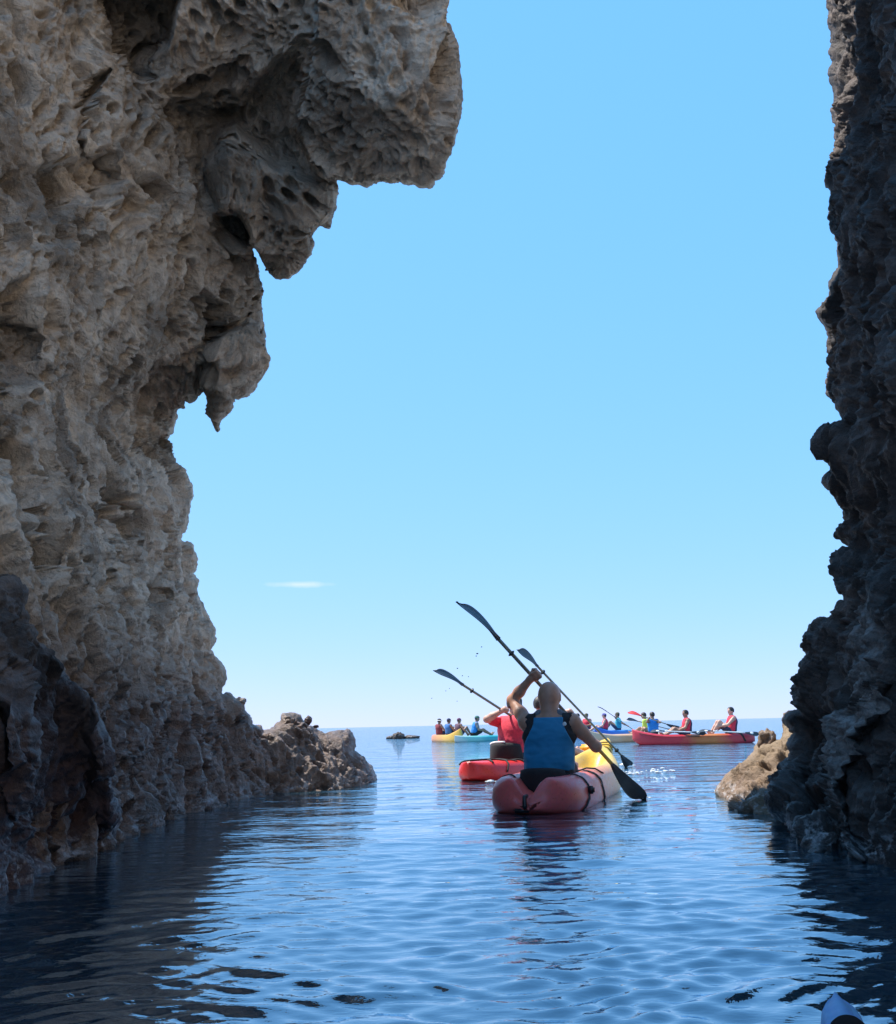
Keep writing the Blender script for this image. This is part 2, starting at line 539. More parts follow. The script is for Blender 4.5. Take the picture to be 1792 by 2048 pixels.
def rock(name, poly, ctrl, material, lo, hi, step=2.0, offsets=(), tints=(), crusts=(), Rr=0.35, w=42.0, thick=(2.2, 5.0),
         jag=3.0, k=None, parent=None):
    """A solid piece of rock: outline at its own distance, modelled front relief, rounded rim and a back of real depth.
    poly: outline; ctrl: distances of the front over the outline; offsets: [(polygon, metres, blend)]"""
    kk = dict(big=0.10, ridge=0.115, pit=1.3, fine=0.018)
    if k: kk.update(k)
    P = np.array(poly, float)
    xs = spaced(lo[0], hi[0], max(lo[0], -30), min(hi[0], 1820), step)
    ys = spaced(lo[1], hi[1], max(lo[1], -30), min(hi[1], 1840), step)
    X, Y = np.meshgrid(xs, ys)
    d = poly_sd(poly, X, Y)
    near = np.abs(d) < 60
    pp = np.stack([X[near] / 26.0, Y[near] / 26.0, np.zeros(near.sum())], -1)
    d[near] += jag * (fbm(pp, 3, 5, 0.6) * 1.2 + 0.7 * ridged(pp * 1.6 + 4, 2, 8) - 0.5)
    gy, gx = np.gradient(d, ys, xs)
    inside = d > 0
    cell = inside[:-1, :-1] | inside[1:, :-1] | inside[:-1, 1:] | inside[1:, 1:]
    used = np.zeros_like(inside)
    used[:-1, :-1] |= cell; used[1:, :-1] |= cell; used[:-1, 1:] |= cell; used[1:, 1:] |= cell
    rim = used & ~inside
    g2 = gx ** 2 + gy ** 2 + 0.05
    mv = np.clip(d / g2, -3 * step - 40, 0)
    lim = np.where(rim, 1.0, 0.0)
    X = X - lim * np.clip(mv * gx, -step * 1.2, step * 1.2) if True else X
    Y = Y - lim * np.clip(mv * gy, -step * 1.2, step * 1.2)
    dd = np.where(rim, 0.0, d)
    D = tps(ctrl)(X, Y)
    D0 = D.copy()
    for opoly, amt, bl in offsets:
        D = D + amt * sstep(-bl * 0.5, bl * 0.5, poly_sd(opoly, X, Y))
    tt = 1 - np.clip(dd / w, 0, 1)
    Yf = D + Rr * (1 - np.sqrt(np.clip(1 - tt ** 2, 0, 1)))
    th_ = thick if np.isscalar(thick) else thick[0] + (thick[1] - thick[0]) * sstep(500, 950, Y)  # unseen back varies with height to steer where sun falls
    Yb = D + Rr + th_ * np.sqrt(np.clip(dd / 260.0, 0, 1))
    Pf = at(X, Y, Yf)
    Pn = at(X, Y, D0 + (Yf - D))
    # normals of the front
    du = np.gradient(Pn, axis=1); dv = np.gradient(Pn, axis=0)
    nrm = np.cross(dv, du)
    nrm /= np.linalg.norm(nrm, axis=-1, keepdims=True) + 1e-9
    toc = CAM - Pf
    sgn = np.sign((nrm * toc).sum(-1, keepdims=True)); sgn[sgn == 0] = 1
    nrm *= sgn
    fi = np.full(X.shape, -1, np.int64)
    fi[used] = np.arange(used.sum())
    V = Pf[used]; N = nrm[used]; du_ = dd[used]
    fade = 0.15 + 0.85 * sstep(0, 30, du_)
    V = V + N * (rock_relief(V, kk) * fade)[:, None]
    nf = len(V)
    # back
    core = used & inside
    bi = fi.copy()
    bi[core] = nf + np.arange(core.sum())
    VB = at(X[core], Y[core], Yb[core])
    VB = VB + np.stack([fbm(VB * 0.8 + 50, 2, 3), np.abs(fbm(VB * 0.8, 2, 4)), fbm(VB * 0.8 + 9, 2, 6)], -1) * (0.25 * sstep(0, 80, d[core]))[:, None]
    cy, cx = np.nonzero(cell)
    qf = np.stack([fi[cy, cx], fi[cy + 1, cx], fi[cy + 1, cx + 1], fi[cy, cx + 1]], -1)
    qb = np.stack([bi[cy, cx], bi[cy, cx + 1], bi[cy + 1, cx + 1], bi[cy + 1, cx]], -1)
    same = (qb == qf[:, [0, 3, 2, 1]]).all(1)
    qb = qb[~same]
    AV = np.concatenate([V, VB])

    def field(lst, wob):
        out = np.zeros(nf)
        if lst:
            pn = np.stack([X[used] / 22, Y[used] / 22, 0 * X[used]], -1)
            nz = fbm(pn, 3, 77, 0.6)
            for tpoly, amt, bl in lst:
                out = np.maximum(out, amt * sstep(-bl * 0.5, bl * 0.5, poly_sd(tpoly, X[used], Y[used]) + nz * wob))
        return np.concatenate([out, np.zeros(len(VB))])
    me = np_mesh(name, AV, np.concatenate([qf, qb]), True, {'tint': field(tints, 14), 'crust': field(crusts, 14)})
    return link(name, me, material, parent)


LEFT_SIL = [(892, 0), (890, 27), (898, 68), (913, 93), (918, 137), (923, 197), (921, 224), (907, 282), (890, 323), (883, 353),
            (868, 358), (867, 369), (859, 374), (841, 369), (800, 361), (775, 366), (748, 364), (734, 374), (723, 369),
            (699, 368), (673, 358), (675, 388), (669, 410), (662, 438), (659, 454), (639, 450), (625, 468), (630, 483),
            (622, 511), (611, 517), (592, 543), (576, 555), (554, 552), (532, 540), (524, 520), (521, 506), (514, 503),
            (503, 481), (505, 506), (513, 536), (520, 574), (516, 596), (525, 655), (528, 692), (537, 716), (531, 739),
            (512, 771), (494, 788), (469, 799), (461, 817), (439, 844), (436, 861), (430, 849), (416, 824), (414, 792),
            (409, 782), (397, 791), (381, 808), (369, 800), (369, 816), (353, 819), (355, 833), (344, 867), (333, 883),
            (342, 896), (347, 921), (370, 941), (384, 967), (388, 992), (378, 1017), (373, 1039), (365, 1068), (365, 1081),
            (386, 1090), (386, 1106), (398, 1128), (386, 1148), (397, 1162), (397, 1192), (414, 1231), (429, 1256),
            (430, 1278), (418, 1300), (435, 1317), (451, 1342), (452, 1358), (444, 1375), (445, 1387), (462, 1387),
            (465, 1395), (492, 1399), (486, 1410), (486, 1422), (500, 1435), (504, 1450), (520, 1452), (526, 1465),
            (550, 1455), (560, 1442), (566, 1430), (585, 1429), (600, 1430), (604, 1444), (622, 1452), (642, 1459),
            (652, 1466), (685, 1461), (695, 1456), (705, 1465), (709, 1475), (709, 1502), (725, 1512), (745, 1537),
            (752, 1550), (756, 1575), (800, 1700), (800, 2500), (-1000, 2500), (-1000, -1900), (0, -1850), (450, -1300), (845, -1100), (850, -900),  # unseen top shaped to block direct sun from the water and right wall
            (865, -400), (885, -120)]
LEFT_CTRL = [(-900, 2100, 2.1), (-900, 1400, 2.2), (-900, 600, 2.3), (-900, -600, 2.6), (-400, 1900, 3.1), (-400, 1200, 3.3), (-400, 300, 3.7),
             (0, 1760, 5.3), (0, 1500, 5.3), (0, 1200, 5.3), (0, 800, 5.7), (0, 400, 6.0), (0, 0, 6.2), (-100, -800, 5.8),
             (180, 1690, 6.4), (320, 1630, 8.4), (500, 1588, 11.2), (620, 1578, 12.1), (700, 1572, 12.6), (752, 1550, 13.9),
             (200, 1500, 6.9), (200, 1250, 7.0), (200, 1000, 7.3), (200, 700, 7.4), (200, 300, 7.0), (200, 0, 6.8),
             (345, 870, 10.6), (385, 990, 10.6), (400, 1190, 10.6), (430, 1280, 10.9), (450, 1390, 11.3), (560, 1440, 12.4),
             (630, 1450, 13.0), (705, 1470, 13.6), (350, 1450, 9.2), (300, 1200, 8.7), (290, 950, 8.6), (300, 700, 8.3),
             (440, 830, 9.4), (520, 720, 9.2), (515, 570, 9.2), (420, 560, 8.6), (560, 540, 8.7), (660, 420, 8.4), (500, 420, 8.3),
             (400, 250, 7.8), (600, 250, 7.9), (740, 360, 8.1), (870, 360, 7.8), (920, 200, 7.6), (780, 200, 7.3), (890, 0, 7.3),
             (650, 0, 7.1), (420, 0, 7.1), (880, -600, 6.6), (500, -600, 6.3), (860, -2500, 6.5), (0, -2500, 5.5),
             (400, 2400, 9.0), (760, 2400, 12.5), (-200, 2400, 4.3)]
NOSE = [(671, 366), (630, 315), (589, 251), (612, 190), (632, 110), (640, -60), (960, -60), (960, 420), (700, 420)]
LOBE2 = [(500, 478), (470, 420), (430, 410), (400, 340), (440, 280), (560, 330), (660, 366), (720, 400), (640, 600), (530, 590)]
RECESS1 = [(188, -10), (222, 54), (236, 129), (263, 161), (289, 153), (316, 102), (335, 54), (343, 16), (356, -10)]
RECESS2 = [(335, 214), (346, 268), (362, 335), (388, 402), (418, 418), (425, 370), (412, 320), (440, 260), (470, 245),
           (560, 320), (610, 330), (585, 251), (590, 190), (630, 150), (615, 90), (560, 130), (480, 190), (400, 200)]
HOLE3 = [(424, 427), (469, 421), (505, 464), (498, 482), (478, 474), (448, 490), (430, 470)]
HOLE4 = [(203, 1020), (200, 1083), (235, 1087), (262, 1050), (250, 1008)]
HOLE5 = [(262, 1180), (280, 1168), (302, 1183), (304, 1205), (288, 1214), (268, 1205)]
WEDGE = [(409, 784), (393, 718), (418, 672), (447, 640), (480, 648), (545, 690), (545, 760), (440, 880)]
CREASE = [(402, 800), (388, 716), (420, 662), (480, 640), (478, 655), (428, 676), (405, 716), (414, 792)]
SCAR = [(360, 600), (395, 578), (430, 610), (438, 660), (410, 690), (385, 660)]
NICHE = [(155, 170), (135, 230), (125, 290), (150, 320), (142, 280), (160, 210), (190, 150)]
LEFTDARK = [(-60, 590), (20, 600), (50, 680), (45, 760), (-60, 800)]
NICHE2 = [(60, 350), (110, 330), (190, 310), (215, 360), (160, 400), (90, 410)]
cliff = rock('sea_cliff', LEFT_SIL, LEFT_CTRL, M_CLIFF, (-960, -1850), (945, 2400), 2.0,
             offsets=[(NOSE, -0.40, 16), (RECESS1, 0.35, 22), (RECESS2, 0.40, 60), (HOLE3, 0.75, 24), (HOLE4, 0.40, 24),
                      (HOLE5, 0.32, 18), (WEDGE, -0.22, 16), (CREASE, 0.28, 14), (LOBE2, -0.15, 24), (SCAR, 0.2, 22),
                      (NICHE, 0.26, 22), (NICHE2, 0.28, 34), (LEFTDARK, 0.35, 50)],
             tints=[(RECESS1, 0.6, 14), (RECESS2, 0.25, 40), (LEFTDARK, 0.5, 60), (SCAR, 0.35, 20)])  # sunken recesses are also painted darker than the rock around them
tag(cliff, 'tall pitted tan cliff overhanging the cave mouth on the left', 'cliff', kind='structure')

BOULDER = [(-500, 1120), (-60, 1150), (0, 1159), (17, 1162), (30, 1184), (39, 1228), (50, 1256), (72, 1289), (91, 1306), (113, 1331), (133, 1361),
           (155, 1378), (172, 1389), (191, 1408), (205, 1450), (219, 1483), (222, 1530), (218, 1580), (232, 1620),
           (236, 1690), (260, 1800), (260, 2300), (-500, 2300)]
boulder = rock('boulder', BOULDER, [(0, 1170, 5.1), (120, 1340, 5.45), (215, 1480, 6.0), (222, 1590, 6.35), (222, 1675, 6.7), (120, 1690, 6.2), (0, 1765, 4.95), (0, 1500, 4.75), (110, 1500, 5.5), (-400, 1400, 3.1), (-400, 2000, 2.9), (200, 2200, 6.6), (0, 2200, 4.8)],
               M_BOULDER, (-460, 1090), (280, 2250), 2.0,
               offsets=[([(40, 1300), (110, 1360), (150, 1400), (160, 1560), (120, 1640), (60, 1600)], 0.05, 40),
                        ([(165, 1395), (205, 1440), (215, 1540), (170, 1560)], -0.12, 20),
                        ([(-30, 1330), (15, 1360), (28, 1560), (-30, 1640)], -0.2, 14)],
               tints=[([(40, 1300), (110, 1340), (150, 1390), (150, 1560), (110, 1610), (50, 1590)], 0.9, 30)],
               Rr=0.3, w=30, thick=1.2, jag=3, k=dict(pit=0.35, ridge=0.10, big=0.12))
tag(boulder, 'dark rounded boulder at the water edge below the pitted cliff', 'boulder')

RIGHT_SIL = [(1656, 0), (1660, 41), (1665, 75), (1661, 101), (1667, 124), (1661, 147), (1666, 178), (1666, 218), (1670, 274),
             (1681, 299), (1668, 315), (1661, 376), (1670, 393), (1662, 416), (1663, 452), (1675, 482), (1676, 502),
             (1681, 533), (1660, 563), (1658, 589), (1636, 622), (1652, 655), (1659, 672), (1654, 705), (1666, 716), (1661, 736),
             (1654, 787), (1667, 797), (1690, 842), (1652, 858), (1632, 893), (1672, 931), (1652, 959), (1677, 987),
             (1703, 1020), (1707, 1040), (1692, 1070), (1704, 1094), (1677, 1124), (1675, 1148), (1697, 1197), (1685, 1222),
             (1667, 1237), (1643, 1237), (1621, 1276), (1613, 1330), (1591, 1375), (1595, 1417), (1576, 1430), (1569, 1440),
             (1576, 1450), (1582, 1467), (1577, 1487), (1577, 1512), (1560, 1530), (1557, 1559), (1549, 1584), (1542, 1611),
             (1547, 1627), (1568, 1641), (1594, 1668), (1599, 1687), (1610, 1720), (1620, 2500), (2900, 2500), (2900, 300), (2400, 150), (2100, -60), (1950, -160), (1800, -120), (1700, -200), (1655, -120)]  # unseen top kept low so sky light reaches the left cliff
RIGHT_CTRL = [(1656, 0, 7.2), (1665, 300, 7.2), (1640, 620, 7.1), (1660, 760, 7.2), (1635, 893, 6.9), (1690, 1050, 7.2), (1660, 1240, 7.1),
              (1595, 1400, 7.4), (1575, 1480, 7.4), (1545, 1610, 7.2), (1597, 1680, 5.9), (1792, 0, 5.8), (1792, 400, 5.7), (1792, 800, 5.6),
              (1792, 1200, 5.5), (1792, 1500, 5.2), (1792, 1760, 4.95), (1700, 1500, 6.2), (1690, 1700, 5.75), (2300, 200, 3.4), (2300, 1200, 3.2),
              (2300, 1900, 2.9), (2800, 1000, 2.4), (2800, -1000, 2.6), (1650, -900, 7.0), (1645, -2600, 6.6), (2300, -2600, 3.6),
              (1640, 2400, 5.4), (2300, 2400, 2.8)]
FIN = [(1672, 1480), (1690, 1440), (1730, 1430), (1760, 1405), (1792, 1370), (1780, 1430), (1760, 1470), (1735, 1520),
       (1725, 1570), (1705, 1590), (1700, 1620), (1690, 1600), (1692, 1560), (1680, 1530)]
FIN_EDGE = [(1692, 1580), (1712, 1580), (1722, 1650), (1740, 1690), (1752, 1740), (1740, 1735), (1716, 1680)]
STREAK = [(1735, 1240), (1792, 1200), (1800, 1330), (1760, 1400), (1735, 1390), (1745, 1320)]
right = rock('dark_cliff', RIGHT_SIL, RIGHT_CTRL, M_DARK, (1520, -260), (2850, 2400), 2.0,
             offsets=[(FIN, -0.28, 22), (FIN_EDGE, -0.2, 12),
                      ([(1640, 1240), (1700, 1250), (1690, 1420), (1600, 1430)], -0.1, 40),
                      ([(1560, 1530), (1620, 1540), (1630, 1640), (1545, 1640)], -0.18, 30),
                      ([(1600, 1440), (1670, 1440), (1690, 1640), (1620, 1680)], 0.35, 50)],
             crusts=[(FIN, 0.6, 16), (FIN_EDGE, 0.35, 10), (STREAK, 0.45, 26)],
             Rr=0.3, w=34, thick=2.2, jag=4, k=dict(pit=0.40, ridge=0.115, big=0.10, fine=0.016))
tag(right, 'near black wet rock wall closing the cave mouth on the right', 'cliff', kind='structure')

TAN = [(1568, 1427), (1566, 1452), (1562, 1479), (1553, 1479), (1541, 1484), (1520, 1484), (1510, 1498),
       (1486, 1524), (1465, 1539), (1449, 1551), (1438, 1567), (1432, 1582), (1440, 1600), (1470, 1640), (1500, 1700), (1760, 1700), (1760, 1427)]
out = rock('rock_outcrop', TAN, [(1568, 1430, 9.9), (1515, 1485, 9.9), (1435, 1580, 9.8), (1500, 1590, 8.9), (1512, 1613, 8.1), (1550, 1612, 8.0),
                                 (1540, 1540, 9.0), (1570, 1500, 9.2), (1700, 1500, 8.6), (1700, 1690, 7.6), (1520, 1690, 7.8), (1440, 1600, 9.7)],
           M_OUTCROP, (1425, 1415), (1740, 1690), 1.6, Rr=0.35, w=24, thick=1.6, jag=2.2,
           k=dict(pit=0.75, ridge=0.10, big=0.06))
tag(out, 'sunlit tan rock outcrop sloping into the sea beside the dark wall', 'rock')


def bounce_cliff():  # added unseen rock wall, there to bounce warm sun onto the left cliff
    u = np.linspace(-14, 8.5, 110); v = np.linspace(-1.0, 15, 80)
    Yg, Zg = np.meshgrid(u, v)
    X0 = np.maximum(0.45 * Yg + 0.55, 3.1) + 0.30 * np.clip(Zg - 2, 0, None)
    p = np.stack([X0, Yg, Zg], -1).reshape(-1, 3)
    p[:, 0] -= rock_relief(p, dict(big=0.35, ridge=0.2, pit=1.0, fine=0.02))
    p[:, 0] = np.maximum(p[:, 0], np.maximum(0.45 * p[:, 1] + 0.3, 2.9))
    b = p.copy(); b[:, 0] += 5.0
    n = len(p); nv, nu = Yg.shape
    idx = np.arange(n).reshape(nv, nu)
    q = np.stack([idx[:-1, :-1], idx[1:, :-1], idx[1:, 1:], idx[:-1, 1:]], -1).reshape(-1, 4)
    rim = np.concatenate([idx[0], idx[1:, -1], idx[-1, ::-1][1:], idx[::-1, 0][1:]])
    rq = np.stack([rim[:-1], rim[1:], rim[1:] + n, rim[:-1] + n], -1)
    me = np_mesh('sea_cliff', np.concatenate([p, b]), np.concatenate([q, q[:, ::-1] + n, rq]))
    tag(link('sea_cliff', me, M_CLIFF), 'added pale cliff out of view that bounces sun onto the left cliff', 'cliff', kind='structure')


bounce_cliff()


def stone(name, px, py, Y, r, material, label, group=None, sq=(1, 1, 1), seed=1):
    bm = bmesh.new()
    bmesh.ops.create_icosphere(bm, subdivisions=4, radius=1.0)
    p = np.array([v.co[:] for v in bm.verts])
    n = 0.75 + 0.42 * fbm(p * 1.1 + seed * 9.7, 3, seed, 0.5) + 0.22 * ridged(p * 2.3 + seed, 2, seed)
    p = p * n[:, None] * np.array(sq) * r
    for v, c in zip(bm.verts, p): v.co = c
    me = bpy.data.meshes.new(name)
    bm.to_mesh(me); bm.free()
    me.polygons.foreach_set('use_smooth', [True] * len(me.polygons))
    o = link(name, me, material)
    o.location = at(np.float64(px), np.float64(py), Y)
    return tag(o, label, 'rock', group)


stone('stone', 617, 1441, 13.05, 0.046, M_BOULDER, 'small upright stone perched on the left ledge top', 'loose stones on the ledge', (1, 1, 1.25), 3)
stone('stone', 632, 1453, 13.1, 0.03, M_BOULDER, 'tiny stone lying right of the perched stone on the ledge', 'loose stones on the ledge', (1.2, 1, .7), 4)
stone('stone', 1535, 1480, 9.8, 0.085, M_OUTCROP, 'rounded brown knob on top of the sunlit tan outcrop', None, (1, .9, 1.25), 6)
stone('reef_rock', 797, 1473, 60, 0.34, M_REEF, 'larger black rock breaking the surface left of the paddlers', 'black rocks awash in the sea', (1.0, .8, .75), 7)
stone('reef_rock', 781, 1476, 60.4, 0.22, M_REEF, 'small black rock touching the left side of the larger one', 'black rocks awash in the sea', (1.1, .8, .6), 8)
stone('reef_rock', 822, 1475, 60.2, 0.30, M_REEF, 'low flat black rock nearest the orange kayak', 'black rocks awash in the sea', (1.7, .8, .42), 9)
#INSERT_OBJECTS
# ---------------------------------------------------------------- implicit bodies
def surface_nets(vol, org, h):
    ins = vol < 0
    n = vol.shape
    c = np.zeros(tuple(k - 1 for k in n), np.int8)
    offs = [(a, b_, d) for a in (0, 1) for b_ in (0, 1) for d in (0, 1)]
    for a, b_, d in offs:
        c += ins[a:n[0] - 1 + a, b_:n[1] - 1 + b_, d:n[2] - 1 + d]
    ii, jj, kk = np.nonzero((c > 0) & (c < 8))
    vals = {o: vol[ii + o[0], jj + o[1], kk + o[2]] for o in offs}
    pos = np.zeros((len(ii), 3)); cnt = np.zeros(len(ii))
    for a in offs:
        for ax in range(3):
            if a[ax]: continue
            b_ = list(a); b_[ax] = 1; b_ = tuple(b_)
            va, vb = vals[a], vals[b_]
            x = (va < 0) != (vb < 0)
            t = np.where(x, va / np.where(x, va - vb, 1), 0)
            p = np.tile(np.array(a, float), (len(ii), 1)); p[:, ax] += t
            pos += p * x[:, None]; cnt += x
    pos = pos / cnt[:, None] + np.stack([ii, jj, kk], -1)
    idx = np.full(c.shape, -1, np.int64)
    idx[ii, jj, kk] = np.arange(len(ii))
    quads = []
    for ax in range(3):
        s0 = [slice(None)] * 3; s1 = [slice(None)] * 3
        s0[ax] = slice(0, -1); s1[ax] = slice(1, None)
        A, B = ins[tuple(s0)], ins[tuple(s1)]
        e = np.stack(np.nonzero(A != B), -1)
        o1, o2 = [(1, 2), (2, 0), (0, 1)][ax]
        e = e[(e[:, o1] > 0) & (e[:, o2] > 0) & (e[:, o1] < n[o1] - 1) & (e[:, o2] < n[o2] - 1)]
        flip = A[e[:, 0], e[:, 1], e[:, 2]]
        d1 = np.zeros(3, int); d1[o1] = 1
        d2 = np.zeros(3, int); d2[o2] = 1
        q = np.stack([idx[tuple((e - d1 - d2).T)], idx[tuple((e - d2).T)], idx[tuple(e.T)], idx[tuple((e - d1).T)]], -1)
        q[~flip] = q[~flip][:, ::-1]
        quads.append(q)
    return pos * h + org, np.concatenate(quads)


class Field:
    def __init__(self, lo, hi, h):
        self.h = h; self.lo = np.array(lo, float) - 3 * h
        self.n = np.ceil((np.array(hi) + 3 * h - self.lo) / h).astype(int)
        self.ax = [self.lo[i] + h * np.arange(self.n[i]) for i in range(3)]

    def new(self):
        return np.full(tuple(self.n), 0.6, np.float32)

    def _sl(self, lo, hi):
        i0 = np.clip(np.floor((lo - self.lo) / self.h).astype(int), 0, self.n)
        i1 = np.clip(np.ceil((hi - self.lo) / self.h).astype(int) + 1, 0, self.n)
        return tuple(slice(a, b_) for a, b_ in zip(i0, i1))

    def cone(self, vol, a, b_, ra, rb, k=0.03, flat=(1, 1, 1), dil=0.0):
        a = np.array(a, float); b_ = np.array(b_, float); m = max(ra, rb) * max(1, max(flat)) + dil + 2.5 * k + 2 * self.h + 0.03
        sl = self._sl(np.minimum(a, b_) - m, np.maximum(a, b_) + m)
        x = (self.ax[0][sl[0]] - a[0])[:, None, None]; y = (self.ax[1][sl[1]] - a[1])[None, :, None]; z = (self.ax[2][sl[2]] - a[2])[None, None, :]
        if x.size == 0 or y.size == 0 or z.size == 0: return
        e = b_ - a
        L = (e ** 2).sum() + 1e-9
        t = np.clip((x * e[0] + y * e[1] + z * e[2]) / L, 0, 1)
        d = np.sqrt(((x - t * e[0]) / flat[0]) ** 2 + ((y - t * e[1]) / flat[1]) ** 2 + ((z - t * e[2]) / flat[2]) ** 2) - (ra + t * (rb - ra)) - dil
        s = vol[sl]
        hh = np.clip(0.5 + 0.5 * (d - s) / k, 0, 1)
        vol[sl] = d * (1 - hh) + s * hh - k * hh * (1 - hh)

    def grid(self):
        return np.meshgrid(*self.ax, indexing='ij', sparse=True)

    def mesh(self, vol, name):
        vol = vol.copy()
        for ax in range(3):
            s = [slice(None)] * 3
            for e in (0, -1):
                s[ax] = e; vol[tuple(s)] = np.maximum(vol[tuple(s)], 0.01)
        if not (vol < 0).any(): return None
        v, q = surface_nets(vol, self.lo, self.h)
        return np_mesh(name, v, q)


def elbow(sh, hand, l1, l2, pole):
    sh, hand, pole = (np.array(v, float) for v in (sh, hand, pole))
    d = hand - sh; D = np.linalg.norm(d)
    if D > (l1 + l2) * 0.995:
        hand = sh + d / D * (l1 + l2) * 0.995; d = hand - sh; D = np.linalg.norm(d)
    u = d / D
    a = (l1 ** 2 - l2 ** 2 + D ** 2) / (2 * D)
    r = math.sqrt(max(0, l1 ** 2 - a ** 2))
    p = pole - sh; p = p - u * (p @ u)
    p = p / (np.linalg.norm(p) + 1e-9)
    return sh + u * a + p * r, hand


_mats = {}


def M(name, col, **kw):
    if name not in _mats: _mats[name] = simple(name, col, **kw)
    return _mats[name]


SKIN_A = M('tanned_skin', (0.44, 0.225, 0.145), rough=0.5, var=0.10, scale=22, bump=0.12)
SKIN_B = M('fair_skin', (0.52, 0.30, 0.22), rough=0.5, var=0.08, scale=22)
SKIN_C = M('dark_tan_skin', (0.30, 0.16, 0.105), rough=0.5, var=0.08, scale=22)
BLACK = M('black_fabric', (0.016, 0.016, 0.018), rough=0.85, scale=60, bump=0.25)
NAVY = M('navy_fabric', (0.03, 0.04, 0.085), rough=0.85, scale=60, bump=0.2)
GREYF = M('grey_fabric', (0.16, 0.17, 0.19), rough=0.85, scale=60)
BLUEV = M('teal_blue_vest_fabric', (0.010, 0.19, 0.36), rough=0.72, var=0.10, scale=9, bump=0.3)
REDV = M('red_vest_fabric', (0.62, 0.03, 0.06), rough=0.75, var=0.15, scale=26, bump=0.4)
BRIGHTB = M('bright_blue_vest_fabric', (0.02, 0.22, 0.62), rough=0.75, scale=26)
TEALV = M('teal_vest_fabric', (0.03, 0.33, 0.42), rough=0.75, scale=26)
MAROON = M('maroon_fabric', (0.20, 0.025, 0.035), rough=0.8, scale=26)
LIME = M('lime_fabric', (0.45, 0.62, 0.10), rough=0.8, scale=26)
PURPLE = M('purple_cap_fabric', (0.13, 0.11, 0.30), rough=0.8, scale=40)
WHITEF = M('white_fabric', (0.72, 0.72, 0.70), rough=0.8, scale=40)
HAIR = M('dark_hair', (0.025, 0.018, 0.014), rough=0.55, var=0.3, scale=90, bump=0.4)
OLIVE = M('olive_cap_fabric', (0.12, 0.11, 0.06), rough=0.8, scale=40)
GREENCAP = M('green_cap_fabric', (0.06, 0.16, 0.12), rough=0.8, scale=40)


